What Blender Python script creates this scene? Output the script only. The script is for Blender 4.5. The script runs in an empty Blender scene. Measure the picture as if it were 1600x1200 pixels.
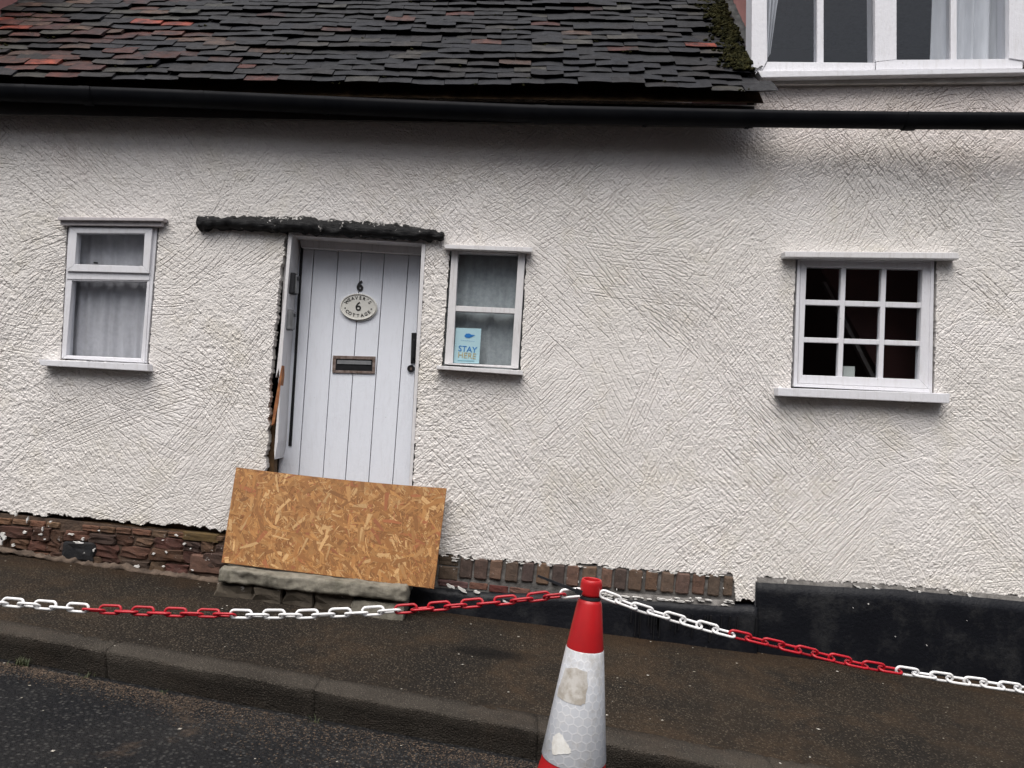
import bpy, bmesh, math, random
import numpy as np
from mathutils import Vector, Matrix, noise
random.seed(7); RNG = np.random.default_rng(11)
rad = math.radians
scene = bpy.context.scene
C = scene.collection

# ------------------------------------------------------------------ camera, sky, sun, exposure
FPX = 1202.0
CAM = Vector((0, -4.5, 1.45))
ROT = Matrix.Rotation(rad(91.4), 3, 'X') @ Matrix.Rotation(rad(2.25), 3, 'Z')
cd = bpy.data.cameras.new('camera'); cam = bpy.data.objects.new('camera', cd); C.objects.link(cam)
cam.matrix_world = Matrix.Translation(CAM) @ ROT.to_4x4()
cd.sensor_width = 36; cd.lens = 36 * FPX / 1600; cd.clip_end = 1000; cd.clip_start = .05
scene.camera = cam
scene.render.resolution_x = 1024; scene.render.resolution_y = 768

SUN_EL, SUN_AZ = 66, -18           # degrees; azimuth measured from straight behind the camera, to the left
world = bpy.data.worlds.new('World'); scene.world = world; world.use_nodes = True
wn = world.node_tree; wn.nodes.clear()
sky = wn.nodes.new('ShaderNodeTexSky'); sky.sky_type = 'NISHITA'; sky.sun_disc = False
sky.sun_elevation = rad(SUN_EL); sky.sun_rotation = rad(180 - SUN_AZ)
sky.air_density = 1.0; sky.dust_density = 5.0; sky.ozone_density = 1.0
hs = wn.nodes.new('ShaderNodeHueSaturation'); hs.inputs['Saturation'].default_value = .5
bg = wn.nodes.new('ShaderNodeBackground'); bg.inputs['Strength'].default_value = .07
wo = wn.nodes.new('ShaderNodeOutputWorld')
wn.links.new(sky.outputs[0], hs.inputs['Color']); wn.links.new(hs.outputs[0], bg.inputs[0]); wn.links.new(bg.outputs[0], wo.inputs[0])
sl = bpy.data.lights.new('sun', 'SUN'); sl.energy = 1.5; sl.angle = rad(60); sl.color = (1, .97, .93)
so = bpy.data.objects.new('sun', sl); C.objects.link(so)
sd = Vector((math.sin(rad(SUN_AZ)) * math.cos(rad(SUN_EL)), -math.cos(rad(SUN_AZ)) * math.cos(rad(SUN_EL)), math.sin(rad(SUN_EL))))
so.rotation_euler = sd.to_track_quat('Z', 'Y').to_euler(); so.location = sd * 20
vs = scene.view_settings; vs.view_transform = 'Standard'; vs.look = 'None'; vs.gamma = 1; vs.use_curve_mapping = False
vs.exposure = 1.2
scene.cycles.max_bounces = 5; scene.cycles.diffuse_bounces = 2; scene.cycles.glossy_bounces = 2; scene.cycles.transparent_max_bounces = 8

# ------------------------------------------------------------------ helpers
def un(px, py, Y=0.0):
    d = ROT @ Vector(((px - 800) / FPX, -(py - 600) / FPX, -1))
    return CAM + d * ((Y - CAM.y) / d.y)
def link(o, parent=None):
    C.objects.link(o)
    if parent is not None: o.parent = parent
    return o
def mesh(name, v, f, m=None, smooth=False):
    me = bpy.data.meshes.new(name); me.from_pydata([tuple(p) for p in v], [], f); me.update()
    if m: me.materials.append(m)
    if smooth: me.polygons.foreach_set('use_smooth', [True] * len(me.polygons))
    return me
def bm_obj(name, bm, m, parent=None, smooth=False):
    me = bpy.data.meshes.new(name); bmesh.ops.recalc_face_normals(bm, faces=bm.faces); bm.to_mesh(me); bm.free()
    me.materials.append(m)
    if smooth: me.polygons.foreach_set('use_smooth', [True] * len(me.polygons))
    return link(bpy.data.objects.new(name, me), parent)
def tag(o, label, cat=None, group=None, kind=None):
    if label: o['label'] = label
    if cat: o['category'] = cat
    if group: o['group'] = group
    if kind: o['kind'] = kind
    return o
def thing(name, loc, label, cat, group=None):
    e = link(bpy.data.objects.new(name, None)); e.location = loc; e.empty_display_size = .1
    return tag(e, label, cat, group)
def prism_bm(bm, pts, y0, y1, bev=0):
    """pts: list of (X,Z) outline, extruded from y0 (front) to y1 (back)"""
    a = [bm.verts.new((p[0], y0, p[1])) for p in pts]; b = [bm.verts.new((p[0], y1, p[1])) for p in pts]
    n = len(pts); fs = [bm.faces.new(a), bm.faces.new(b[::-1])]
    for i in range(n): fs.append(bm.faces.new((a[i], b[i], b[(i + 1) % n], a[(i + 1) % n])))
    if bev:
        es = {e for e in fs[0].edges}
        for fc in fs[2:]:
            es.update(fc.edges)
        bmesh.ops.bevel(bm, geom=list(es), offset=bev, segments=2, affect='EDGES', profile=.6)
def pxq(pts, Y): return [((q := un(x, y, Y)).x, q.z) for x, y in pts]
def part(name, pts, y0, y1, m, parent, bev=.002, Y=None):
    """a slab whose FRONT outline is given in photo pixels on the plane y=y0"""
    bm = bmesh.new(); prism_bm(bm, pxq(pts, y0 if Y is None else Y), y0, y1, bev)
    return bm_obj(name, bm, m, parent)
def lerp(a, b, t): return (a[0] + (b[0] - a[0]) * t, a[1] + (b[1] - a[1]) * t)
def quad(q, u0, v0, u1, v1):
    f = lambda u, v: lerp(lerp(q[0], q[1], u), lerp(q[3], q[2], u), v)
    return [f(u0, v0), f(u1, v0), f(u1, v1), f(u0, v1)]
def interp(path, x):
    if x <= path[0][0]: return path[0][1]
    for a, b in zip(path, path[1:]):
        if x <= b[0]: return a[1] + (b[1] - a[1]) * (x - a[0]) / (b[0] - a[0])
    return path[-1][1]

GLYPH = {}
def glyph(s, size, off, ext):
    k = (s, size, off, ext)
    if k not in GLYPH:
        cu = bpy.data.curves.new('t', 'FONT'); cu.body = s; cu.size = size; cu.align_x = 'CENTER'; cu.align_y = 'CENTER'; cu.extrude = ext; cu.offset = off; cu.resolution_u = 4
        ob = bpy.data.objects.new('t', cu); C.objects.link(ob); d = bpy.context.evaluated_depsgraph_get(); d.update()
        GLYPH[k] = bpy.data.meshes.new_from_object(ob.evaluated_get(d)); bpy.data.objects.remove(ob); bpy.data.curves.remove(cu)
    return GLYPH[k]
for ch in sorted(set("WEAVER'SCOTTAGE")): glyph(ch, .0265, .0005, .0006)
for k_ in (('6', .084, .0030, .003), ('6', .076, .0010, .0006), ('.', .06, .0008, .0006), ('STAY', .048, .0002, .0004), ('- - - - - - -', .022, .0, .0004), ('HERE', .048, 0, .0004)): glyph(*k_)

# ------------------------------------------------------------------ materials
class NT:
    def __init__(s, name):
        s.m = bpy.data.materials.new(name); s.m.use_nodes = True; s.t = s.m.node_tree; s.t.nodes.clear()
        s.out = s.n('ShaderNodeOutputMaterial'); s.p = s.n('ShaderNodeBsdfPrincipled'); s.l(s.p.outputs[0], s.out.inputs[0])
        s.tc = s.n('ShaderNodeTexCoord'); s.geo = s.n('ShaderNodeNewGeometry')
        s.pos = s.geo.outputs['Position']; s.objc = s.tc.outputs['Object']
    def n(s, t, **k):
        x = s.t.nodes.new(t)
        for a, b in k.items(): setattr(x, a, b)
        return x
    def l(s, a, b): s.t.links.new(a, b)
    def i(s, node, key, v):
        if hasattr(v, 'is_output') or isinstance(v, bpy.types.NodeSocket): s.l(v, node.inputs[key])
        else: node.inputs[key].default_value = v
    def noise(s, vec, scale, detail=4, rough=.6, dist=0, out='Fac'):
        x = s.n('ShaderNodeTexNoise'); s.l(vec, x.inputs['Vector']); x.inputs['Scale'].default_value = scale
        x.inputs['Detail'].default_value = detail; x.inputs['Roughness'].default_value = rough; x.inputs['Distortion'].default_value = dist
        return x.outputs[out]
    def voro(s, vec, scale, feat='F1', out='Distance', rnd=1):
        x = s.n('ShaderNodeTexVoronoi', feature=feat); s.l(vec, x.inputs['Vector']); x.inputs['Scale'].default_value = scale
        x.inputs['Randomness'].default_value = rnd
        return x.outputs[out]
    def ramp(s, fac, a, b, ca=(0, 0, 0, 1), cb=(1, 1, 1, 1)):
        x = s.n('ShaderNodeValToRGB'); s.l(fac, x.inputs[0]); e = x.color_ramp.elements
        e[0].position = a; e[1].position = b; e[0].color = ca; e[1].color = cb
        return x.outputs[0]
    def mix(s, fac, a, b, mode='MIX'):
        x = s.n('ShaderNodeMix', data_type='RGBA', blend_type=mode); s.i(x, 0, fac)
        s.i(x, 6, (*a, 1) if isinstance(a, tuple) and len(a) == 3 else a); s.i(x, 7, (*b, 1) if isinstance(b, tuple) and len(b) == 3 else b)
        return x.outputs[2]
    def math(s, op, a, b=0., c=0.):
        x = s.n('ShaderNodeMath', operation=op); s.i(x, 0, a); s.i(x, 1, b); s.i(x, 2, c); return x.outputs[0]
    def map(s, vec, scale=(1, 1, 1), rot=(0, 0, 0), loc=(0, 0, 0)):
        x = s.n('ShaderNodeMapping'); s.l(vec, x.inputs[0]); x.inputs['Scale'].default_value = scale
        x.inputs['Rotation'].default_value = rot; x.inputs['Location'].default_value = loc; return x.outputs[0]
    def bump(s, h, strength=.5, dist=.005, nrm=None):
        x = s.n('ShaderNodeBump'); s.i(x, 'Height', h); x.inputs['Strength'].default_value = strength; x.inputs['Distance'].default_value = dist
        if nrm is not None: s.l(nrm, x.inputs['Normal'])
        return x.outputs[0]
    def fin(s, col, rough=.8, normal=None, spec=.4, **k):
        s.i(s.p, 'Base Color', (*col, 1) if isinstance(col, tuple) and len(col) == 3 else col); s.i(s.p, 'Roughness', rough)
        s.p.inputs['Specular IOR Level'].default_value = spec
        if normal is not None: s.l(normal, s.p.inputs['Normal'])
        for a, b in k.items(): s.i(s.p, a, b)
        return s.m

def simple(name, a, b, scale=8, rough=.7, bstr=.3, bscale=60, bdist=.002, spec=.4, lo=.35, hi=.65, world_c=True):
    t = NT(name); v = t.pos if world_c else t.objc
    f = t.ramp(t.noise(v, scale, 6), lo, hi)
    return t.fin(t.mix(f, a, b), rough, t.bump(t.noise(v, bscale, 4), bstr, bdist), spec)

def m_render():
    t = NT('white_render')
    big = t.ramp(t.noise(t.pos, 1.1, 4), .35, .7)
    c = t.mix(big, (.785, .752, .73), (.73, .698, .66))
    c = t.mix(t.math('MULTIPLY', t.ramp(t.noise(t.pos, 2.6, 6, .7), .52, .76), .5), c, (.60, .55, .43))
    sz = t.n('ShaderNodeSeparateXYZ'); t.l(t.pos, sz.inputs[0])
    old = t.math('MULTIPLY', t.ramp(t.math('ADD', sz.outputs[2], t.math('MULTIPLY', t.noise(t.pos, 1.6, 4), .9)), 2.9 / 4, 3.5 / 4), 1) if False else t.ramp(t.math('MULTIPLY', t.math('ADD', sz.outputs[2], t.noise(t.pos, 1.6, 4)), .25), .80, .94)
    c = t.mix(t.math('MULTIPLY', old, .5), c, (.70, .60, .56))  # pinker tint towards the top, with a noisy edge
    h = t.math('ADD', t.noise(t.pos, 150, 3, .65), t.math('MULTIPLY', t.voro(t.pos, 85), .8))
    return t.fin(c, .72, t.bump(h, .8, .005), .35)
def m_paint(name='white_gloss_paint', base=(.74, .74, .775), dirt=(.50, .48, .46), amt=.5, rough=.42):
    t = NT(name)
    st = t.map(t.pos, (14, 14, 2.2))
    d = t.math('MULTIPLY', t.ramp(t.noise(st, 3, 6, .7), .5, .8), amt)
    c = t.mix(d, base, dirt)
    spk = t.ramp(t.noise(t.pos, 40, 6, .75), .655, .69)
    c = t.mix(t.math('MULTIPLY', spk, .55), c, (.26, .23, .21))
    h = t.math('ADD', t.noise(st, 6, 5), t.math('MULTIPLY', t.noise(t.pos, 45, 3), .7))
    return t.fin(c, rough, t.bump(h, .5, .004), .45)
def m_tile():
    t = NT('clay_roof_tile'); oi = t.n('ShaderNodeObjectInfo'); rnd = oi.outputs['Random']
    off = t.n('ShaderNodeVectorMath', operation='ADD'); t.l(t.objc, off.inputs[0])
    cv = t.n('ShaderNodeCombineXYZ'); t.l(t.math('MULTIPLY', rnd, 40), cv.inputs[0]); t.l(t.math('MULTIPLY', rnd, 17), cv.inputs[1]); t.l(cv.outputs[0], off.inputs[1])
    v = off.outputs[0]
    c = t.mix(t.ramp(t.noise(v, 14, 6, .7), .35, .7), oi.outputs['Color'], (.005, .0052, .0068))
    lich = t.ramp(t.noise(t.pos, 38, 5, .75), .66, .74)
    c = t.mix(t.math('MULTIPLY', lich, .45), c, (.085, .082, .072))
    moss = t.ramp(t.noise(t.pos, 7, 6, .75), .60, .72)
    c = t.mix(t.math('MULTIPLY', moss, .6), c, (.009, .010, .005))
    h = t.noise(v, 70, 5, .7)
    return t.fin(c, t.ramp(t.noise(v, 20), .3, .7, (.45, .45, .45, 1), (.8, .8, .8, 1)), t.bump(h, .5, .004), .22)
def m_tinted(name, rough=.85, dark=(.03, .025, .022), sc=30, bstr=.7, white=.0):
    t = NT(name); oi = t.n('ShaderNodeObjectInfo')
    c = t.mix(t.math('MULTIPLY', t.ramp(t.noise(t.pos, sc, 6, .7), .4, .75), .6), oi.outputs['Color'], dark)
    if white: c = t.mix(t.math('MULTIPLY', t.ramp(t.noise(t.pos, 16, 7, .75), .635, .665), white), c, (.7, .68, .66))
    h = t.math('ADD', t.noise(t.pos, 60, 6, .7), t.math('MULTIPLY', t.noise(t.pos, 220, 2), .4))
    return t.fin(c, rough, t.bump(h, bstr, .006), .3)
def m_asphalt(name, a, b, stone, sand, sand_lo, sand_hi, stones=150, bd=.006, rough=.75, extra=None):
    t = NT(name)
    d = t.voro(t.pos, stones); cell = t.voro(t.pos, stones, out='Color')
    sep = t.n('ShaderNodeSeparateColor'); t.l(cell, sep.inputs[0])
    base = t.mix(t.ramp(t.noise(t.pos, 2.3, 6, .65), .35, .68), a, b)
    st = t.math('MULTIPLY', t.ramp(sep.outputs[0], .30, .95), t.ramp(d, .25, .5, (1, 1, 1, 1), (0, 0, 0, 1)))
    c = t.mix(st, base, stone)
    fine = t.ramp(t.noise(t.pos, 420, 2), .62, .75)
    c = t.mix(t.math('MULTIPLY', fine, .45), c, stone)
    s = t.ramp(t.noise(t.pos, 2.0, 8, .72, .3), sand_lo, sand_hi)
    c = t.mix(t.math('MULTIPLY', s, .75), c, sand)
    if extra: c = extra(t, c)
    h = t.math('ADD', t.math('MULTIPLY', d, -1.2), t.math('ADD', t.noise(t.pos, 190, 4, .7), t.noise(t.pos, 30, 4, .6)))
    return t.fin(c, rough, t.bump(h, 1.0, bd), .10)
def m_glass(name='window_glass', tint=(.92, .93, .94)):
    t = NT(name)
    lw = t.n('ShaderNodeLayerWeight'); lw.inputs['Blend'].default_value = .5
    fr = t.math('MULTIPLY_ADD', t.math('POWER', lw.outputs['Facing'], 5), .92, .045)
    tr = t.n('ShaderNodeBsdfTransparent'); tr.inputs[0].default_value = (*tint, 1)
    gl = t.n('ShaderNodeBsdfGlossy'); gl.inputs['Roughness'].default_value = .015
    wob = t.bump(t.noise(t.pos, 4, 2), .05, .02); t.l(wob, gl.inputs['Normal'])
    mx = t.n('ShaderNodeMixShader'); t.l(fr, mx.inputs[0]); t.l(tr.outputs[0], mx.inputs[1]); t.l(gl.outputs[0], mx.inputs[2])
    t.l(mx.outputs[0], t.out.inputs[0]); return t.m
def m_net(name, col, hole):
    t = NT(name)
    w = t.noise(t.map(t.pos, (1, 1, .12)), 26, 3, .6)
    c = t.mix(t.ramp(w, .35, .65), tuple(x * .84 for x in col), col)
    lace = t.ramp(t.noise(t.pos, 40, 4), .42, .6)
    t.fin(c, .95, None, .05)
    tr = t.n('ShaderNodeBsdfTransparent'); mx = t.n('ShaderNodeMixShader')
    t.l(t.math('MULTIPLY_ADD', lace, hole * .5, hole * .5), mx.inputs[0]); t.l(t.p.outputs[0], mx.inputs[1]); t.l(tr.outputs[0], mx.inputs[2]); t.l(mx.outputs[0], t.out.inputs[0])
    return t.m
def m_sleeve():
    t = NT('reflective_sleeve'); uv = t.tc.outputs['UV']
    v = t.map(uv, (1, 1, 1))
    def vm(op, a, b=None):
        x = t.n('ShaderNodeVectorMath', operation=op); t.i(x, 0, a)
        if b is not None: t.i(x, 1, b)
        return x
    r = (1, 1.7320508, 1); h = (.5, .8660254, .5)
    a = vm('SUBTRACT', vm('MODULO', v, r).outputs[0], h).outputs[0]
    b = vm('SUBTRACT', vm('MODULO', vm('ADD', v, h).outputs[0], r).outputs[0], h).outputs[0]
    la = vm('LENGTH', vm('MULTIPLY', a, (1, 1, 0)).outputs[0]).outputs['Value']; lb = vm('LENGTH', vm('MULTIPLY', b, (1, 1, 0)).outputs[0]).outputs['Value']
    sel = t.math('LESS_THAN', la, lb)
    g = t.n('ShaderNodeMix', data_type='VECTOR'); t.l(sel, g.inputs[0]); t.l(b, g.inputs[4]); t.l(a, g.inputs[5])
    g = vm('ABSOLUTE', g.outputs[1]).outputs[0]
    hd = t.math('MAXIMUM', vm('DOT_PRODUCT', g, (.5, .8660254, 0)).outputs['Value'], vm('DOT_PRODUCT', g, (1, 0, 0)).outputs['Value'])
    edge = t.ramp(hd, .41, .45)
    c = t.mix(edge, (.54, .56, .60), (.64, .65, .68))
    c = t.mix(t.math('MULTIPLY', t.ramp(t.noise(t.pos, 22, 6, .7), .5, .72), .5), c, (.68, .67, .66))
    c = t.mix(t.math('MULTIPLY', t.ramp(t.noise(t.pos, 9, 6, .75), .53, .68), .6), c, (.36, .34, .31))
    return t.fin(c, .3, t.bump(edge, .25, .001), .5)

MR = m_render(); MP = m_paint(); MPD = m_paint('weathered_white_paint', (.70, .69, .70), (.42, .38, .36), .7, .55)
MDOOR = m_paint('door_paint', (.79, .82, .885), (.62, .63, .67), .45, .42)
MGREY = m_paint('mauve_grey_paint', (.50, .47, .48), (.34, .31, .31), .6, .6)
MTILE = m_tile(); MBRICK = m_tinted('old_brick', white=.5); MSTONE = m_tinted('rubble_stone', sc=18, bstr=1.0, white=.55)
MMORT = simple('lime_mortar', (.11, .072, .05), (.05, .034, .026), 14, .95, .9, 60, .008)
MTIMB = simple('old_timber', (.14, .08, .036), (.06, .036, .018), 12, .85, .6, 40, .004)
MSPLIT = simple('split_raw_wood', (.42, .18, .07), (.22, .08, .035), 25, .8, .6, 80, .004)
MBLK = simple('black_gutter_plastic', (.004, .0045, .0065), (.008, .0085, .0105), 6, .6, .2, 30, .001, .08)
MIRON = simple('black_iron', (.008, .008, .0095), (.015, .015, .017), 20, .45, .3, 60, .001, .3)
MDARK = simple('dark_room', (.030, .022, .024), (.040, .030, .030), 2, .9)
MPINK = simple('pink_limewash', (.50, .235, .215), (.40, .19, .17), 5, .85, .5, 50, .005)
MLEAD = simple('weathered_lead', (.16, .165, .165), (.05, .05, .047), 9, .7, .6, 30, .006)
MCEM = simple('grey_cement', (.20, .19, .18), (.075, .07, .066), 14, .95, .9, 60, .008)
MWHT = simple('white_paint_splash', (.74, .73, .71), (.60, .58, .55), 30, .6, .4, 60, .002)
MLUMP = simple('white_plaster', (.72, .70, .67), (.55, .52, .48), 7, .75, .6, 40, .006)
MMOSS = simple('moss', (.009, .0105, .004), (.036, .033, .011), 22, .98, .9, 120, .006, .1)
MGRASS = simple('grass_blade', (.022, .034, .011), (.055, .060, .026), 15, .7)
MRED = simple('red_plastic', (.42, .007, .018), (.34, .008, .016), 14, .4, .3, 40, .001, .45)
MCONE = simple('red_cone_plastic', (.42, .008, .011), (.32, .010, .012), 10, .42, .35, 30, .0015, .45, .4, .75)
MWCH = simple('white_plastic', (.80, .80, .81), (.70, .69, .68), 18, .42, .2, 40, .001, .45)
MGLASS = m_glass(); MBKEY = simple('black_plastic', (.02, .022, .026), (.03, .03, .034), 20, .5)
MGKEY = simple('grey_metal', (.16, .165, .175), (.24, .245, .25), 20, .45)
MRUST = simple('rusty_iron', (.10, .065, .05), (.25, .20, .18), 40, .85, .8, 80, .003)
MPLQ = simple('plaque_enamel', (.76, .75, .70), (.70, .69, .64), 12, .35, .1, 30, .001)
MINK = simple('black_ink', (.012, .012, .013), (.02, .02, .02), 30, .5)
MBLUE = simple('blue_ink', (.015, .14, .42), (.02, .18, .50), 30, .5); MGOLD = simple('gold_ink', (.36, .30, .16), (.42, .36, .20), 30, .5)
MPALE = simple('pale_blue_card', (.36, .56, .62), (.42, .60, .66), 5, .5); MTEAL = simple('teal_ink', (.16, .36, .44), (.2, .4, .48), 30, .5)
MCARD = simple('pale_card', (.62, .66, .62), (.56, .60, .56), 5, .7)
MNET1 = m_net('net_curtain', (.74, .73, .76), .16); MNET2 = m_net('lace_curtain', (.60, .65, .66), .25)
MCURT = m_net('white_curtain', (.80, .81, .84), 0)
def tar():
    t = NT('black_tar_paint'); g = t.n('ShaderNodeSeparateXYZ'); t.l(t.pos, g.inputs[0])
    worn = t.ramp(t.noise(t.pos, 4.5, 8, .75), .50, .78)
    c = t.mix(t.math('MULTIPLY', worn, .8), (.004, .0047, .0075), (.042, .042, .042))
    return t.fin(c, .5, t.bump(t.noise(t.pos, 45, 6, .7), .7, .006), .25)
MTAR = tar()
def beam():
    t = NT('tarred_beam')
    c = t.mix(t.ramp(t.noise(t.pos, 16, 6, .75), .63, .655), (.008, .008, .009), (.55, .53, .51))
    return t.fin(c, .55, t.bump(t.noise(t.map(t.pos, (6, 30, 30)), 1.5, 6, .7), .9, .01), .22)
MBEAM = beam()
MCHIP = (lambda t: t.fin(t.mix(t.ramp(t.noise(t.pos, 26, 6, .75), .54, .58), (.045, .044, .043), (.66, .64, .61)), .9, t.bump(t.noise(t.pos, 70, 6, .7), .9, .01), .2))(NT('chipped_cement'))
def patch_and_soil(t, c):
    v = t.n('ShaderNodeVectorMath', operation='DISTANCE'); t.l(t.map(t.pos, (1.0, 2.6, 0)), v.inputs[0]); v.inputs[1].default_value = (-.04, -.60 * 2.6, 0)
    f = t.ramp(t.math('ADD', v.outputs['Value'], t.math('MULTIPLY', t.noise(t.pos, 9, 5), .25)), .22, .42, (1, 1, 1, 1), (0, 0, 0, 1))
    c = t.mix(t.math('MULTIPLY', f, .8), c, (.006, .0055, .0055))  # dark oval patch at one spot, edge broken by noise
    xyz = t.n('ShaderNodeSeparateXYZ'); t.l(t.pos, xyz.inputs[0])       # soil washed up against the wall
    so_ = t.ramp(t.math('ADD', xyz.outputs[1], t.math('MULTIPLY', t.noise(t.pos, 4, 6, .7), .55)), .02, .24)
    return t.mix(t.math('MULTIPLY', so_, .7), c, (.040, .024, .013))
MPAV = m_asphalt('pavement_asphalt', (.017, .0150, .0132), (.033, .025, .018), (.125, .102, .078), (.080, .052, .031), .50, .74, 95, .010, .75, patch_and_soil)
MROAD = m_asphalt('road_asphalt', (.015, .0155, .0175), (.030, .029, .029), (.085, .083, .08), (.12, .085, .06), .58, .70, 60, .014, .8)
MKERB = m_asphalt('kerb_concrete', (.056, .049, .041), (.030, .026, .022), (.11, .095, .08), (.07, .053, .04), .50, .75, 140, .005, .9)
MGRIT = simple('grit', (.040, .027, .019), (.12, .088, .064), 60, .95, .5, 200, .002)
MFLAKE = simple('pale_flakes', (.45, .43, .39), (.25, .22, .18), 30, .8)
def m_osb():
    t = NT('strand_board'); at = t.n('ShaderNodeAttribute', attribute_name='Col')
    c = t.mix(t.math('MULTIPLY', t.ramp(t.noise(t.pos, 120, 4), .4, .7), .25), at.outputs['Color'], (.16, .065, .02))
    return t.fin(c, .6, t.bump(t.noise(t.pos, 160, 3), .3, .001), .4)
MOSB = m_osb()
MSLEEVE = m_sleeve()

# ------------------------------------------------------------------ ground
PA, PB, PC = .2055, -.0909, .04
pav = lambda x, y: PA + PB * x + PC * y
kback = lambda x: -1.205 - .10 * x
kfront = lambda x: -1.365 - .115 * x
KH = .125
road = lambda x, y: pav(x, kfront(x)) - KH + .02 * (kfront(x) - y)
def grid_obj(name, xs, rows, zf, m, nz, ns):
    v = []; f = []; ny = len(rows(xs[0]))
    for x in xs:
        for y in rows(x): v.append((x, y, zf(x, y) + nz * noise.noise(Vector((x * ns, y * ns, 3.3))) + nz * .5 * noise.noise(Vector((x * ns * 3, y * ns * 3, 7)))))
    for i in range(len(xs) - 1):
        for j in range(ny - 1):
            a = i * ny + j; f.append((a, a + ny, a + ny + 1, a + 1))
    o = link(bpy.data.objects.new(name, mesh(name, v, f, m, True))); o['kind'] = 'structure'; return o
xs = list(np.arange(-7, 7.01, .05))
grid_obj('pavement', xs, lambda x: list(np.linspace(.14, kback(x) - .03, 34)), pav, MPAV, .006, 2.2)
xr = list(np.arange(-7, 7.01, .06))
grid_obj('road', xr, lambda x: list(np.linspace(kfront(x) + .06, kfront(x) - 4.8, 70)), road, MROAD, .007, 1.8)
g = link(bpy.data.objects.new('ground', mesh('ground', [(-150, -150, PA - .45 + 150 * .0909 - 0), (150, -150, PA - .45 - 150 * .0909), (150, 150, PA - .45 - 150 * .0909), (-150, 150, PA - .45 + 150 * .0909)], [(0, 1, 2, 3)], MROAD))); g['kind'] = 'structure'
# kerb: separate stones with joints, worn round noses
kerb = link(bpy.data.objects.new('kerb', None)); kerb['kind'] = 'structure'; kerb.location = (0, 0, 0)
def kerb_stone(x0, x1):
    bm = bmesh.new(); n = 44; rings = []
    for i in range(n + 1):
        x = x0 + (x1 - x0) * i / n; yb, yf = kback(x), kfront(x); zt = pav(x, (yb + yf) / 2) + .004; r = .011 + .007 * noise.noise(Vector((x * 5, 1, 2)))
        e = .0015 if i in (0, n) else 0
        w = lambda k: .008 * noise.noise(Vector((x * 7, k * 3.1, 5))) + .005 * noise.noise(Vector((x * 23, k * 3.1, 9)))
        pr = [(yb, zt - .2), (yb, zt - e), (yb * .6 + yf * .4, zt + w(1) - e), (yf + r * 1.6, zt + w(2) - e - .002), (yf + r * .5 + w(4), zt - r * .35 - e), (yf + w(5) + e * .5, zt - r * 1.3), (yf + w(6) + .020, zt - .06), (yf + .045 + w(3), zt - KH - .08)]
        rings.append([bm.verts.new((x, a, b)) for a, b in pr])
    for a, b in zip(rings, rings[1:]):
        for k in range(len(a) - 1): bm.faces.new((a[k], a[k + 1], b[k + 1], b[k]))
    bm.faces.new(rings[0]); bm.faces.new(rings[-1][::-1])
    return bm_obj('kerb_stone', bm, MKERB, kerb, True)
jx = -1.70
for k in range(-6, 9):
    a = jx + k * .93; kerb_stone(a + (.002 if k == 0 else .0006), a + .93 - (.002 if k == -1 else .0006))
# grit in the road channel, flakes on the pavement
def pebbles(name, pts, m, smin, smax, flat=.6):
    v = []; f = []
    base = [(1, 0, 0), (-1, 0, 0), (0, 1, 0), (0, -1, 0), (0, 0, 1), (0, 0, -1)]
    tri = [(0, 2, 4), (2, 1, 4), (1, 3, 4), (3, 0, 4), (2, 0, 5), (1, 2, 5), (3, 1, 5), (0, 3, 5)]
    for (x, y, z) in pts:
        s = smin + (smax - smin) * random.random() ** 3; a = random.random() * 6.3; k = len(v)
        for bx, by, bz in base:
            q = s * (.6 + .7 * random.random()); X, Y = bx * math.cos(a) - by * math.sin(a), bx * math.sin(a) + by * math.cos(a)
            v.append((x + X * q, y + Y * q, z + bz * q * flat))
        f += [tuple(k + i for i in t) for t in tri]
    o = link(bpy.data.objects.new(name, mesh(name, v, f, m))); return o
pts = []
for _ in range(24000):
    x = random.uniform(-3.4, 2.2); w = .055 + .06 * (noise.noise(Vector((x * 1.3, 0, 0))) + .4) + (.16 * math.exp(-((x + .55) / .45) ** 2))
    y = kfront(x) - abs(random.gauss(0, max(.03, w))) - .005; pts.append((x, y, road(x, y) + .003))
tag(pebbles('grit', pts, MGRIT, .0012, .0048), 'loose brown grit and sand lying in the road channel below the kerb', 'grit', kind='stuff')
pts = []
for _ in range(220):
    x = random.uniform(-3.2, 3.2); y = random.uniform(kfront(x), -.02); pts.append((x, y, pav(x, y) + .004))
for _ in range(80):
    x = random.uniform(-3, 1.2); y = kfront(x) - random.random() * 1.0; pts.append((x, y, road(x, y) + .004))
tag(pebbles('paint_flakes', pts, MFLAKE, .0015, .009, .25), 'scattered pale paint flakes and chippings on the pavement and road', 'debris', kind='stuff')
def weed(px, py, h, n, label):
    d = ROT @ Vector(((px - 800) / FPX, -(py - 600) / FPX, -1)); t = 1.5
    while True:
        p = CAM + d * t
        if p.z <= road(p.x, p.y) or t > 8: break
        t += .004
    p.y = min(p.y, kfront(p.x) - .004); p.z = road(p.x, p.y)
    bm = bmesh.new()
    for _ in range(n):
        a = random.random() * 6.3; hh = h * random.uniform(.5, 1.2); b = p + Vector((random.gauss(0, h * .45), random.gauss(0, .01), -.005)); le = Vector((math.cos(a), math.sin(a), 0)); sd_ = Vector((-le.y, le.x, 0)) * .0022
        q = [b - sd_, b + sd_, b + le * hh * .25 + Vector((0, 0, hh * .6)) + sd_ * .8, b + le * hh * .25 + Vector((0, 0, hh * .6)) - sd_ * .8, b + le * hh * .7 + Vector((0, 0, hh * .95))]
        w = [bm.verts.new(c) for c in q]; bm.faces.new(w[:4]); bm.faces.new((w[3], w[2], w[4]))
    o = bm_obj('grass_tuft', bm, MGRASS); tag(o, label, 'weed', 'weeds along the foot of the kerb')
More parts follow.
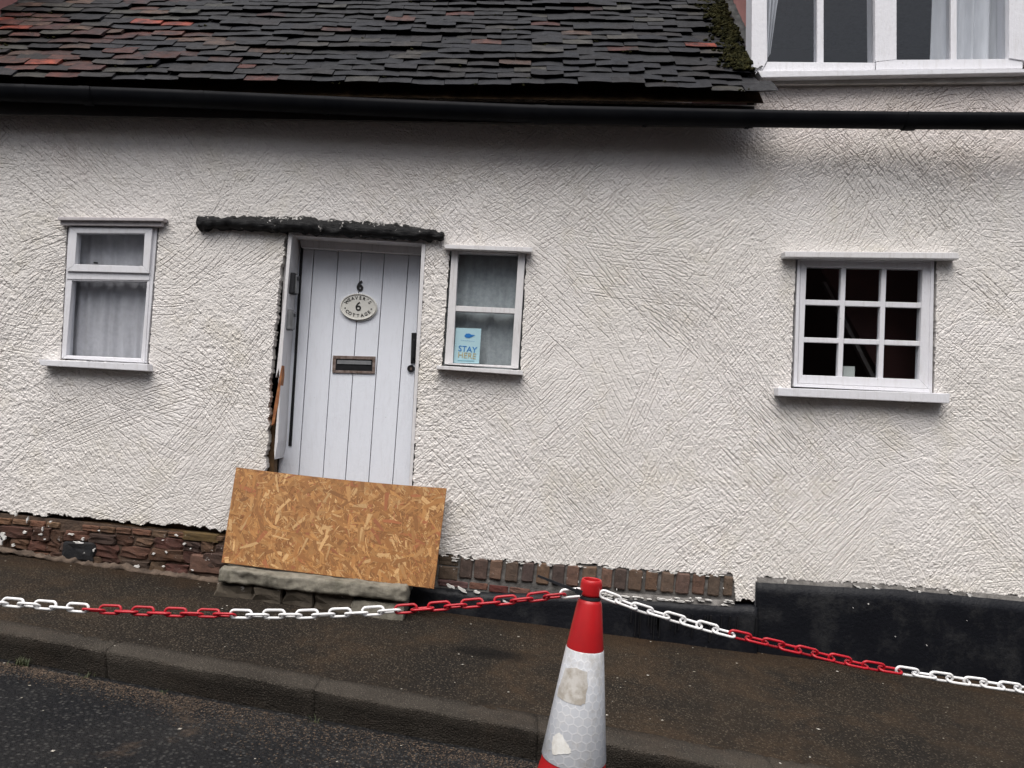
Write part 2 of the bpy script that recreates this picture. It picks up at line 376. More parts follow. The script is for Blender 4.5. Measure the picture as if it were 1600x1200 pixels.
weed(52, 1032, .042, 55, 'largest grass tuft at the foot of the kerb, furthest left')
weed(148, 1052, .026, 20, 'low grass tuft beside the kerb joint')
weed(268, 1073, .02, 14, 'tiny leafy weed at the kerb foot, right of the kerb joint')
weed(505, 1112, .036, 10, 'sparse dry grass blades at the kerb foot below the doorstep')

# ------------------------------------------------------------------ cottage
BASE = Vector((0, 0, PA))
cot = thing('cottage', BASE, 'old white cottage with scratched render, clay tile roof and a white plank door', 'house')
def under(name):            # an Empty grouping one assembly (a part of the cottage)
    e = link(bpy.data.objects.new(name, None), cot); e.location = -BASE; e.empty_display_size = .1; return e
def cpart(o): o.parent = cot; o.location = -BASE; return o

# --- render sheet: a fine grid carrying combed strokes as real relief
G = .0042; X0, X1, Z0, Z1 = -3.5, 3.5, -.12, 3.50
nx = int((X1 - X0) / G) + 1; nz = int((Z1 - Z0) / G) + 1
def vnoise(cell, seed):
    r = np.random.default_rng(seed); a = r.standard_normal((int((X1 - X0) / cell) + 3, int((Z1 - Z0) / cell) + 3))
    gx = np.arange(nx) * G / cell; gz = np.arange(nz) * G / cell
    ix = gx.astype(int); iz = gz.astype(int); fx = gx - ix; fz = gz - iz; fx = fx * fx * (3 - 2 * fx); fz = fz * fz * (3 - 2 * fz)
    A = a[ix][:, iz]; B = a[ix + 1][:, iz]; Cc = a[ix][:, iz + 1]; D = a[ix + 1][:, iz + 1]
    fx = fx[:, None]; fz = fz[None]
    return (A * (1 - fx) + B * fx) * (1 - fz) + (Cc * (1 - fx) + D * fx) * fz
gro = np.zeros((nx, nz)); lip = np.zeros((nx, nz))
def splat(arr, px, pz, val):
    fx = (px - X0) / G; fz = (pz - Z0) / G; bx = np.round(fx).astype(int); bz = np.round(fz).astype(int)
    for dx in (-1, 0, 1):
        for dz in (-1, 0, 1):
            ix = bx + dx; iz = bz + dz; w = np.exp(-(((fx - ix) ** 2 + (fz - iz) ** 2) / .22))
            ok = (ix >= 0) & (ix < nx) & (iz >= 0) & (iz < nz)
            np.maximum.at(arr, (ix[ok], iz[ok]), (w * val)[ok])
R_ = RNG
gx_, gz_, gv_, lx_, lz_ = [], [], [], [], []
for s in range(290):
    cx, cz = R_.uniform(X0, X1), R_.uniform(Z0, Z1)
    reg = noise.noise(Vector((cx * .6, cz * .7, 4.2)))
    steep = .84 + reg * .35 + R_.normal(0, .09)
    ang = steep if R_.random() < .48 else -steep * R_.uniform(.75, 1.05)
    if cx < -1.9: ang *= R_.choice([.45, .75, 1.0])
    if R_.random() < .10: ang = R_.normal(0, .25)
    nl = R_.integers(7, 24); sp = R_.uniform(.020, .031); L = R_.uniform(.45, 1.15); cur = R_.normal(0, .2); dep = R_.uniform(.45, 1)
    for k in range(nl):
        o_ = (k - nl / 2) * sp + R_.normal(0, .003); l2 = L * R_.uniform(.6, 1.08); t = np.arange(-l2 / 2, l2 / 2, .0025) + R_.normal(0, .06)
        th = ang + cur * t; jit = .0015 * np.sin(t * R_.uniform(10, 40) + R_.uniform(0, 6)) + .0010 * np.sin(t * R_.uniform(90, 160))
        nxv, nzv = -math.sin(ang), math.cos(ang)
        x = cx + np.cos(th) * t + nxv * (o_ + jit); z = cz + np.sin(th) * t + nzv * (o_ + jit)
        d = dep * R_.uniform(.5, 1) * np.clip(.8 + .55 * np.sin(t * R_.uniform(8, 40) + R_.uniform(0, 6)), 0, 1)
        gx_.append(x); gz_.append(z); gv_.append(d); lx_.append(x + nxv * .006); lz_.append(z + nzv * .006)
splat(lip, np.concatenate(lx_), np.concatenate(lz_), np.concatenate(gv_))
for s in range(2600):
    cx, cz = R_.uniform(X0, X1), R_.uniform(Z0, Z1); a = R_.uniform(-1.0, 1.0); l2 = R_.uniform(.02, .08); t = np.arange(0, l2, .0025)
    gx_.append(cx + np.cos(a) * t); gz_.append(cz + np.sin(a) * t); gv_.append(np.full(t.shape, R_.uniform(.2, .6)))
splat(gro, np.concatenate(gx_), np.concatenate(gz_), np.concatenate(gv_))
relief = (-.0100 * gro + .0012 * lip * (1 - gro)) * (.85 + .16 * np.clip(vnoise(.5, 21), -1.2, 1.2)) + (.0006 * vnoise(.0085, 1) + .0007 * vnoise(.018, 2)) * (1 + .5 * np.clip(vnoise(.6, 22), -1, 1.5)) + .0008 * vnoise(.07, 3) + .0028 * vnoise(.4, 4)
Xg = X0 + np.arange(nx) * G; Zg = Z0 + np.arange(nz) * G
XX, ZZ = np.meshgrid(Xg, Zg, indexing='ij')
# --- what is cut out of the sheet
fxc = (XX[:-1, :-1] + G / 2); fzc = (ZZ[:-1, :-1] + G / 2)
rag = (.005 * vnoise(.03, 9) + .003 * vnoise(.012, 10))[:-1, :-1]
def inside(poly, x, z):
    r = np.zeros(x.shape, bool); n = len(poly)
    for i in range(n):
        x1, z1 = poly[i]; x2, z2 = poly[(i + 1) % n]
        if z1 == z2: continue
        c = ((z1 > z) != (z2 > z)) & (x < (x2 - x1) * (z - z1) / (z2 - z1) + x1); r ^= c
    return r
def cut(pts, wob=.3): return inside(pxq(pts, 0), fxc + rag * wob, fzc + rag * wob)
hole = cut([(104, 350), (249, 350), (232, 570), (94, 562)])                                         # left window
hole |= cut([(703, 388), (823, 394), (813, 579), (690, 572)])                                        # narrow window
hole |= cut([(1243, 400), (1464, 402), (1460, 619), (1236, 609)])                                    # nine-pane window
hole |= cut([(448, 350), (666, 362), (664, 381), (644, 760), (640, 930), (398, 930), (415, 735), (415, 726), (420, 656), (421, 600), (424, 580), (431, 495), (437, 432), (444, 385)], 1.1)   # door
bot = [(-400, 752), (0, 799), (60, 803), (100, 805), (165, 812), (300, 822), (350, 829), (400, 834), (640, 862), (690, 866), (800, 877), (935, 883), (1000, 890), (1146, 897), (1150, 938), (1180, 938), (1183, 902), (1300, 909), (1400, 914), (1600, 934), (2000, 968)]
bw = [un(x, y) for x, y in bot]
bz_ = np.interp(Xg[:-1] + G / 2, [p.x for p in bw], [p.z for p in bw])
hole |= (fzc + rag * 1.3) < bz_[:, None]
dorm_x = 1.36
topz = np.where(fxc < dorm_x + .02, 3.26, 3.47); hole |= fzc > topz
keep = ~hole
used = np.zeros((nx, nz), bool)
used[:-1, :-1] |= keep; used[1:, :-1] |= keep; used[:-1, 1:] |= keep; used[1:, 1:] |= keep
idx = -np.ones((nx, nz), np.int64); idx[used] = np.arange(used.sum())
V = np.stack([XX[used], -relief[used], ZZ[used]], 1)
I, J = np.nonzero(keep)
F = np.stack([idx[I, J], idx[I + 1, J], idx[I + 1, J + 1], idx[I, J + 1]], 1)
# turned edges (thickness of the coat)
be = []
kp = np.pad(keep, 1)
for di, dj, a, b in ((-1, 0, (0, 1), (0, 0)), (1, 0, (1, 0), (1, 1)), (0, -1, (0, 0), (1, 0)), (0, 1, (1, 1), (0, 1))):
    m_ = keep & ~kp[1 + di:1 + di + keep.shape[0], 1 + dj:1 + dj + keep.shape[1]]
    i, j = np.nonzero(m_); be.append(np.stack([idx[i + a[0], j + a[1]], idx[i + b[0], j + b[1]]], 1))
be = np.concatenate(be); ub = np.unique(be); mp = np.zeros(len(V), np.int64); mp[ub] = len(V) + np.arange(len(ub))
Vb = V[ub].copy(); Vb[:, 1] = .055
V = np.concatenate([V, Vb]); F = np.concatenate([F, np.stack([be[:, 1], be[:, 0], mp[be[:, 0]], mp[be[:, 1]]], 1)])
me = bpy.data.meshes.new('render_wall'); me.vertices.add(len(V)); me.vertices.foreach_set('co', V.astype(np.float32).ravel())
me.loops.add(F.size); me.loops.foreach_set('vertex_index', F.astype(np.int32).ravel()); me.polygons.add(len(F))
me.polygons.foreach_set('loop_start', np.arange(len(F), dtype=np.int32) * 4); me.polygons.foreach_set('use_smooth', np.zeros(len(F), bool))
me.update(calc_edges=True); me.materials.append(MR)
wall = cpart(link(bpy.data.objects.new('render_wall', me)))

# --- inside of the house (dark rooms behind the glass)
bm = bmesh.new()
def boxbm(bm, a, b):
    v = [bm.verts.new((x, y, z)) for x in (a[0], b[0]) for y in (a[1], b[1]) for z in (a[2], b[2])]
    for q in ((0, 1, 3, 2), (4, 6, 7, 5), (0, 4, 5, 1), (2, 3, 7, 6), (0, 2, 6, 4), (1, 5, 7, 3)): bm.faces.new([v[i] for i in q])
boxbm(bm, (-4, 3.0, -.4), (4, 3.1, 6)); boxbm(bm, (-4.1, .2, -.4), (-4, 3, 6)); boxbm(bm, (4, .2, -.4), (4.1, 3, 6))
boxbm(bm, (-4, .2, -.4), (4, 3, -.3)); boxbm(bm, (-4, .12, 3.22), (4, 3, 3.28)); boxbm(bm, (-.95, .25, -.3), (-.85, 3, 3.22)); boxbm(bm, (-1.95, .25, -.3), (-1.85, 3, 3.22)); boxbm(bm, (.45, .25, -.3), (.55, 3, 3.22))
cpart(bm_obj('interior_wall', bm, MDARK))
bm = bmesh.new()      # thickness of the masonry behind the render, around the openings
def band(x0, x1, z0, z1): boxbm(bm, (x0, .058, z0), (x1, .2, z1))
def ox(q): return un(q[0], q[1]).x
lw0, lw1 = ox((92, 560)), ox((250, 352)); d0, d1 = ox((400, 740)), ox((670, 381)); m0, m1 = ox((688, 570)), ox((824, 394)); r0, r1 = ox((1234, 609)), ox((1466, 402))
zt = {0: un(170, 350).z, 1: un(560, 366).z, 2: un(760, 390).z, 3: un(1350, 402).z}; zb = {0: un(170, 572).z, 2: un(760, 580).z, 3: un(1350, 618).z}
edges = [-3.9, lw0, lw1, d0 - .02, d1, m0, m1, r0, r1, 3.9]
for i in (0, 2, 4, 6, 8): band(edges[i] + .001, edges[i + 1] - .001, -.35, 3.2)
for k, (a, b) in {0: (lw0, lw1), 2: (m0, m1), 3: (r0, r1)}.items(): band(a, b, -.35, zb[k] - .015); band(a, b, zt[k] + .02, 3.2)
band(d0 - .02, d1, zt[1] + .04, 3.2)
boxbm(bm, (dorm_x + .02, .058, 3.2), (3.9, .2, 3.42))
cpart(bm_obj('masonry', bm, MMORT))

# --- windows
def net(name, pts, Y, m, label, cat, folds=9, amp=.018, parent=None):
    q = [un(x, y, Y) for x, y in pts]; n = 70; v = []; f = []
    for j in range(9):
        for i in range(n + 1):
            a = q[0].lerp(q[1], i / n); b = q[3].lerp(q[2], i / n); p = a.lerp(b, j / 8)
            v.append((p.x, Y + amp * math.sin(i / n * folds * 6.28 + .8 * math.sin(i * .31)) * (.6 + .4 * j / 8), p.z))
    for j in range(8):
        for i in range(n): k = j * (n + 1) + i; f.append((k, k + 1, k + n + 2, k + n + 1))
    o = link(bpy.data.objects.new(name, mesh(name, v, f, m, True))); return tag(o, label, cat)
w1 = under('window')
part('drip_board', [(90, 339), (256.5, 340.5), (255, 345), (90, 343.5)], -.055, .03, MGREY, w1)
part('drip_board', [(94, 345), (253, 346.5), (252.5, 353.5), (94, 351.5)], -.035, .03, MGREY, w1)
O = [(107, 353), (246, 355), (229, 567), (96, 560)]
def frame(parent, outer, inner, y0, y1, m, name='frame', bev=.003):
    o, i = outer, inner
    for q in ([o[0], o[1], i[1], i[0]], [i[1], o[1], o[2], i[2]], [i[3], i[2], o[2], o[3]], [o[0], i[0], i[3], o[3]]): part(name, q, y0, y1, m, parent, bev)
frame(w1, O, [(113, 358), (238, 360), (226, 560), (103, 555)], .002, .07, MP)
frame(w1, [(108.8, 355), (238, 356.5), (232.5, 427), (103.5, 423.5)], [(120, 364), (226, 364.5), (223, 416), (117, 412.5)], -.018, .035, MP, 'sash')
part('transom', [(104, 424.5), (234, 428), (233, 438), (104, 436)], -.006, .06, MP, w1)
frame(w1, [(106, 435), (234, 437.5), (226, 567), (97, 560)], [(112.5, 438.5), (229.8, 440), (220, 560.5), (103, 555.5)], -.002, .05, MP, 'sash')
part('pane', [(119, 363), (227, 363), (224, 417), (116, 413)], .012, .016, MGLASS, w1, 0)
part('pane', [(110, 437), (231, 438), (221, 562), (101, 557)], .030, .034, MGLASS, w1, 0)
part('sill', [(60, 561.5), (230, 568.5), (230.7, 580), (63, 571)], -.065, .04, MP, w1, .004)
part('catch', [(146, 409), (152, 409.5), (152, 412), (146, 411.5)], -.022, -.012, MIRON, w1, .001)
net('net_curtain', [(95, 345), (246, 345), (232, 575), (88, 570)], .09, MNET1, 'grey net curtain hanging behind the small-over-large left window', 'curtain', 8, .007)

w2 = under('window')
part('drip_board', [(694, 382), (832, 386.5), (831, 393.5), (695, 388)], -.06, .03, MPD, w2)
frame(w2, [(706, 389), (821, 396), (810, 576), (694.5, 569)], [(716, 394.5), (810, 397.5), (798.5, 571.5), (707.5, 567.5)], -.008, .06, MPD)
part('transom', [(712, 477.5), (804.5, 482), (804, 490), (711.5, 486)], -.002, .05, MPD, w2)
part('pane', [(715, 394), (811, 397), (804, 484), (711, 480)], .026, .030, MGLASS, w2, 0)
part('pane', [(712, 484), (804, 488), (798, 573), (706, 569)], .020, .024, MGLASS, w2, 0)
part('sill', [(682, 571), (817, 579), (817, 586), (682, 576.6)], -.06, .03, MPD, w2, .003)
net('lace_curtain', [(700, 385), (826, 390), (812, 585), (690, 578)], .085, MNET2, 'grey lace curtain hanging behind the narrow window', 'curtain', 3, .008)

w3 = under('window')
part('drip_board', [(1226, 392.5), (1497, 394.5), (1499.5, 404.5), (1227, 401.5)], -.07, .03, MPD, w3, .004)
IN = [(1260.5, 416.7), (1441.8, 420.9), (1436.6, 592.8), (1254.2, 585.8)]
OUT = [(1246.5, 402.5), (1460, 406), (1456.5, 614), (1240.2, 604)]
frame(w3, OUT, [(1251, 407), (1455, 410), (1451, 608), (1246, 599)], -.002, .07, MP)
frame(w3, [(1251.3, 407.3), (1454.7, 410.3), (1450.7, 607.7), (1246.3, 598.7)], IN, .006, .06, MP, 'sash')
for a, b in ((.300, .341), (.647, .689)): part('glazing_bar', quad(IN, a, -.003, b, 1.003), .012, .045, MP, w3, .003)
for a, b in ((.303, .352), (.651, .697)):
    for c, d in ((-.003, .300), (.341, .647), (.689, 1.003)): part('glazing_bar', quad(IN, c, a, d, b), .014, .044, MP, w3, .003)
us = [(0, .3), (.341, .647), (.689, 1)]; vs_ = [(0, .303), (.352, .651), (.697, 1)]
for a, b in us:
    for c, d in vs_: part('pane', quad(IN, a - .012, c - .012, b + .012, d + .012), .030, .034, MGLASS, w3, 0)
part('sill', [(1216, 605.7), (1484.5, 615), (1483.3, 630.2), (1216, 618.5)], -.07, .03, MP, w3, .004)
cpart(part('stair_soffit', [(1272, 396), (1475, 396), (1475, 640), (1405, 640)], .42, .45, simple('red_brown_boarding', (.10, .034, .030), (.07, .028, .026), 3, .7), None, 0))
cpart(part('stair_rail', [(1286, 440), (1291, 440), (1380, 612), (1373, 612)], .36, .40, simple('pale_wood', (.14, .13, .125), (.11, .10, .095), 9, .6), None, 0))
o = part('card', [(1317.7, 572), (1335.5, 572.6), (1335.3, 590), (1317.5, 589.5)], .075, .078, MCARD, None, 0); tag(o, 'small pale card standing on the sill inside the nine-pane window', 'card')

w4 = under('dormer_window'); DY = -.035
part('frame', [(1176, -130), (1197, -130), (1199, 94), (1186, 119), (1174, 113)], DY, .08, MP, w4)
part('frame', [(1366, -130), (1401, -130), (1401, 93), (1368, 96)], DY + .01, .08, MP, w4)
part('frame', [(1577, -130), (1612, -130), (1612, 96), (1577, 91)], DY, .08, MP, w4)
part('frame', [(1199, 96.5), (1367, 98), (1367, 109), (1190, 112)], DY + .006, .08, MP, w4)
part('frame', [(1369, 97), (1401, 93.5), (1577, 92), (1598, 96), (1598, 107), (1369, 109)], DY + .006, .08, MP, w4)
part('frame', [(1160, -165), (1625, -165), (1625, -132), (1160, -132)], DY, .08, MP, w4)
part('glazing_bar', [(1277, -130), (1287, -130), (1287, 97), (1277, 97)], DY + .02, .04, MP, w4)
part('glazing_bar', [(1486, -130), (1495, -130), (1495, 93), (1486, 93)], DY + .02, .04, MP, w4)
for a, b in ((1196, 1278), (1286, 1368), (1400, 1487), (1494, 1579)): part('pane', [(a, -131), (b, -131), (b, 98), (a, 98)], .0, .004, MGLASS, w4, 0)
part('sill', [(1184, 110.5), (1598, 108), (1616, 106), (1618, 113), (1190, 121)], -.085, .06, MP, w4, .003)
part('apron', [(1190, 120), (1610, 113), (1610, 128), (1192, 132)], -.03, .03, MLUMP, w4)
net('curtain', [(1192, -160), (1240, -160), (1203, 85), (1192, 100)], .10, MCURT, 'white curtain gathered at the left edge of the dormer window', 'curtain', 4, .02)
net('curtain', [(1462, -160), (1572, -160), (1562, 130), (1452, 130)], .12, MCURT, 'white curtain with deep folds in the right half of the dormer window', 'curtain', 5, .03)
# dormer walls
dm = under('dormer')
bm = bmesh.new(); boxbm(bm, (dorm_x + .035, .082, 3.2), (dorm_x + .075, 1.8, 5.0)); bm_obj('cheek', bm, MPINK, dm)
bm = bmesh.new(); boxbm(bm, (dorm_x - .02, -.06, 4.42), (3.5, 2, 4.6)); bm_obj('dormer_roof', bm, MLEAD, dm)
bm = bmesh.new(); boxbm(bm, (3.02, -.02, 3.45), (3.9, .1, 4.42)); bm_obj('dormer_wall', bm, MPINK, dm)
bm = bmesh.new(); boxbm(bm, (dorm_x + .08, 1.7, 3.3), (3.9, 1.8, 4.42)); bm_obj('room_back', bm, MDARK, dm)
dl = under('dormer')
bm = bmesh.new(); boxbm(bm, (-3.41, -.02, 3.2), (-3.36, 1.9, 5.0)); bm_obj('cheek', bm, MPINK, dl)
bm = bmesh.new(); boxbm(bm, (-5.2, -.02, 3.2), (-3.411, .1, 5.0)); bm_obj('dormer_wall', bm, MPINK, dl)

# --- door
dr = under('door'); DYF = .175
xt = [460, 491, 529, 565, 601, 639, 657.5]; xb = [433, 466, 504, 539.4, 576, 613.6, 640]
def dpx(i, y):   # plank edge i at image row y
    yt, yb = 388 + (xt[i] - 474) * .06, 752
    return xt[i] + (xb[i] - xt[i]) * (y - yt) / (yb - yt)
PLK = simple
for i in range(6):
    yt = 389 + (xt[i] - 474) * .06; yt2 = 389 + (xt[i + 1] - 474) * .06; g_ = .55
    q = [(dpx(i, yt) + g_, yt), (dpx(i + 1, yt2) - g_, yt2), (dpx(i + 1, 884) - g_, 884), (dpx(i, 884) + g_, 884)]
    dy = random.uniform(-.0015, .0015); part('plank', q, DYF + dy, DYF + .03, MDOOR, dr, .0025, DYF)
part('backing', [(462, 393), (656, 402), (628, 882), (428, 882)], DYF + .031, DYF + .045, MDARK, dr, 0)
# jambs and head
bm = bmesh.new(); prism_bm(bm, pxq([(451, 360), (457, 360), (456.5, 367), (449, 450), (440, 570), (434, 690), (429, 718), (428.5, 704), (431, 670), (437, 600), (436, 575), (431, 590), (437, 532), (444, 460)], -.004), -.004, .215, 0); bm_obj('jamb', bm, MPD, dr)
bm = bmesh.new(); prism_bm(bm, pxq([(446, 366), (451, 366), (452, 386), (441, 570), (434, 694), (430, 694), (436, 570)], .06), .06, .17, 0); bm_obj('door_stop', bm, MPD, dr)
part('splintered_wood', [(440, 571), (440, 586), (435, 630), (428, 662), (424, 665), (429.5, 628)], -.007, .05, MSPLIT, dr, 0)
part('stud', [(420, 640), (430, 640), (426, 900), (412, 900)], .06, .12, MTIMB, dr, .003)
part('head', [(452, 352), (668, 366), (664, 381), (456, 367.5)], .004, .215, MPD, dr)
part('head', [(466, 366), (662, 380), (659, 397.5), (471, 386.5)], .12, .172, MPD, dr, .002)
part('gap_shade_strip', [(469.5, 386), (473.8, 387.5), (463.5, 560), (455.5, 697), (450.5, 697), (459.5, 560)], DYF - .006, DYF - .002, MIRON, dr, 0)  # black strip added as the shade of the gap between jamb and door
part('jamb', [(659, 381.5), (665, 381.5), (643.5, 757), (636, 905), (630, 905), (639, 758)], -.003, .215, MPD, dr)
# lintel beam
def tube(name, path, ry, m, parent, nseg=14, yc=-.01, nzamp=.009, frq=14):
    n = 110; rings = []; bm = bmesh.new()
    for k in range(n + 1):
        s = k / n * (len(path) - 1); i = min(int(s), len(path) - 2); f_ = s - i
        a, b = path[i], path[i + 1]; px = a[0] + (b[0] - a[0]) * f_; py = a[1] + (b[1] - a[1]) * f_; r = (a[2] + (b[2] - a[2]) * f_) * .00374
        if k in (0, n): r *= .7
        c = un(px, py, yc); ring = []
        for j in range(nseg):
            t = j / nseg * 6.2832; sq = 1 / max(abs(math.cos(t)), abs(math.sin(t))) ** .5
            p = Vector((c.x, c.y + math.cos(t) * ry * sq, c.z + math.sin(t) * r * sq)); w = noise.noise(p * frq) * nzamp + noise.noise(p * frq * 3) * nzamp * .5
            ring.append(bm.verts.new(p + Vector((w * .5, math.cos(t) * w, math.sin(t) * w))))
        rings.append(ring)
    for a, b in zip(rings, rings[1:]):
        for j in range(nseg): bm.faces.new((a[j], a[(j + 1) % nseg], b[(j + 1) % nseg], b[j]))
    bm.faces.new(rings[0]); bm.faces.new(rings[-1][::-1])
    return bm_obj(name, bm, m, parent, True)
tube('lintel', [(311, 349, 10), (322, 350, 11.5), (340, 350, 9), (385, 351, 9.5), (430, 353, 10), (470, 354, 10), (488, 353, 14), (505, 357, 11), (540, 359, 10.5), (570, 361, 10), (620, 364, 10), (660, 367, 9), (694, 371, 6)], .045, MBEAM, dr, 18, -.01, .015, 24)
tube('mortar_fillet', [(352, 343, 3), (380, 342, 4), (430, 344, 4), (480, 344, 6), (500, 348, 4), (530, 349, 4.5), (580, 352, 4.5), (620, 355, 5), (655, 360, 4), (680, 365, 3)], .014, MCHIP, dr, 12, -.006, .014, 34)
# letter plate, number, handle
frame(dr, [(520, 555.5), (586.5, 557), (585.5, 584), (519, 582.5)], [(525, 560.5), (582, 562), (581.5, 580), (524, 578.5)], DYF - .009, DYF + .002, MRUST, 'letterbox_frame', .002)
part('letterbox_slot', [(525, 560.5), (582, 562), (581.5, 580), (524, 578.5)], DYF - .003, DYF - .001, MIRON, dr, 0)
part('letterbox_flap', [(527, 562.5), (580, 564), (580, 570), (526.5, 568.5)], DYF - .007, DYF - .0032, MGKEY, dr, .001)
part('handle_plate', [(643, 520), (650.5, 520), (649, 568), (641.5, 568)], DYF - .010, DYF - .002, MIRON, dr, .002)
part('handle', [(644.5, 530), (648, 530), (646.5, 560), (643.5, 560)], DYF - .045, DYF - .033, MIRON, dr, .003)
for y_ in (531, 557): part('handle_post', [(644.5, y_), (647.5, y_), (647.3, y_ + 3), (644.3, y_ + 3)], DYF - .034, DYF - .009, MIRON, dr, 0)
def disc(name, px, py, rx, ry, y0, y1, m, parent, rot=0, n=40, bev=0):
    c = un(px, py, y0); s = (y0 + 4.5) / FPX; pts = []
    for k in range(n):
        t = k / n * 6.2832; a, b = math.cos(t) * rx * s, math.sin(t) * ry * s; pts.append((c.x + a * math.cos(rot) - b * math.sin(rot), c.z + a * math.sin(rot) + b * math.cos(rot)))
    bm = bmesh.new(); prism_bm(bm, pts, y0, y1, bev); return bm_obj(name, bm, m, parent)
disc('lock_rose', 642, 576, 5.8, 5.8, DYF - .012, DYF - .001, MIRON, dr, bev=.002)
disc('keyhole', 642, 576, 1.6, 2.2, DYF - .014, DYF - .0125, MRUST, dr)
# text meshes
def text_bm(bm, s, size, mat4, off=0.0, ext=.001):
    me = glyph(s, size, off, ext).copy(); me.transform(mat4); bm.from_mesh(me); bpy.data.meshes.remove(me)
def tmat(px, py, Y, ang=0, sx=1): 
    p = un(px, py, Y); return Matrix.Translation(p) @ Matrix.Rotation(ang, 4, 'Y') @ Matrix.Rotation(rad(90), 4, 'X') @ Matrix.Diagonal((sx, 1, 1, 1))
bm = bmesh.new(); text_bm(bm, '6', .084, tmat(562.5, 447.5, DYF - .004, rad(2), .95), .0030, .003); bm_obj('number', bm, MINK, dr)
pq = thing('name_plaque', un(560.5, 480, DYF), "white oval plaque reading Weaver's Cottage 6, fixed to the plank door", 'plaque')
def tp(o, t): o.parent = t; o.location = -t.location; return o
tp(disc('plate', 560.5, 479.8, 29, 21.5, DYF - .012, DYF - .0005, MPLQ, None, rad(-2), 56, .003), pq)
bm = bmesh.new(); c0 = un(560.5, 479.8, DYF); n = 56; sc = 4.66 / FPX; rr = []
for k in range(n):
    t = k / n * 6.2832; rr.append([bm.verts.new((c0.x + math.cos(t) * (29 * sc + a), DYF + y, c0.z + math.sin(t) * (21.5 * sc + a))) for a, y in ((-.002, -.011), (-.002, -.017), (-.009, -.017), (-.010, -.0125))])
for k in range(n):
    for j in range(3): bm.faces.new((rr[k][j], rr[(k + 1) % n][j], rr[(k + 1) % n][j + 1], rr[k][j + 1]))
tp(bm_obj('rim', bm, MPLQ, None, True), pq)
bm = bmesh.new(); YT = DYF - .0135
def arc(s, a0, a1, top):
    for i, ch in enumerate(s):
        if ch == ' ': continue
        t = rad(a0 + (a1 - a0) * i / (len(s) - 1)); ex, ez = 20.8 * sc, 14.0 * sc
        x, z = c0.x + math.cos(t) * ex, c0.z + math.sin(t) * ez; nrm = math.atan2(math.sin(t) / ez, math.cos(t) / ex); a = (nrm - rad(90)) if top else (nrm + rad(90))
        text_bm(bm, ch, .0265, Matrix.Translation((x, YT, z)) @ Matrix.Rotation(-a, 4, 'Y') @ Matrix.Rotation(rad(90), 4, 'X'), .0005, .0006)
arc("WEAVER'S", 150, 32, True); arc('COTTAGE', 214, 326, False)
text_bm(bm, '6', .076, Matrix.Translation((c0.x, YT, c0.z)) @ Matrix.Rotation(rad(90), 4, 'X'), .0010, .0006)
for sx in (-1, 1): text_bm(bm, '.', .06, Matrix.Translation((c0.x + sx * 20.5 * sc, YT, c0.z + .004)) @ Matrix.Rotation(rad(90), 4, 'X'), .0008, .0006)
tp(bm_obj('lettering', bm, MINK, None), pq)
# key safes on the inner face of the left jamb
def key_safe(px, py, h, mbody, label):
    a = un(px, py, .03); t = thing('key_safe', a, label, 'key safe', 'key safes on the door jamb'); s = .00374
    bm = bmesh.new(); boxbm(bm, (0, 0, -h / 2), (.040, .075, h / 2)); bmesh.ops.bevel(bm, geom=list(bm.edges), offset=.006, segments=2, affect='EDGES'); bm_obj('body', bm, mbody, t)
    bm = bmesh.new(); boxbm(bm, (.0402, .008, -h * .46), (.047, .067, h * .44)); bmesh.ops.bevel(bm, geom=list(bm.edges), offset=.003, segments=2, affect='EDGES'); bm_obj('door', bm, MGKEY, t)
    bm = bmesh.new(); boxbm(bm, (.0465, .022, h * .16), (.052, .052, h * .32)); bm_obj('dial', bm, MBKEY, t)
key_safe(450, 442, .125, MBKEY, 'upper key safe with black body on the left door jamb')
key_safe(444.5, 499, .122, MGKEY, 'lower grey key safe on the left door jamb')
# poster in the narrow window
ps = thing('poster', un(730, 568, .017), 'pale blue poster reading STAY HERE in the narrow window', 'poster')
PQ = [(712.4, 512), (752, 513.6), (748.4, 568), (708.4, 567)]
tp(part('card', PQ, .014, .0165, MPALE, None, 0), ps)
ang = rad(3.5); Yp = .0128
bm = bmesh.new(); text_bm(bm, 'STAY', .048, tmat(730.5, 546, Yp, ang, .98), .0002, .0004); text_bm(bm, '- - - - - - -', .022, tmat(731, 532, Yp, ang, .9), .0, .0004); tp(bm_obj('lettering', bm, MBLUE, None), ps)
bm = bmesh.new(); text_bm(bm, 'HERE', .048, tmat(729.5, 556, Yp, ang, .98), 0, .0004); tp(bm_obj('lettering', bm, MGOLD, None), ps)
tp(part('feather_mark', [(725.5, 525), (728, 521.5), (733, 521), (737, 523), (742.5, 523.5), (738, 526), (733, 528), (728, 527.5)], Yp - .0006, Yp, MBLUE, None, 0), ps)
tp(part('rule_line', [(715, 562.5), (741, 563.5), (741, 564.6), (715, 563.6)], Yp - .0006, Yp, MTEAL, None, 0), ps)

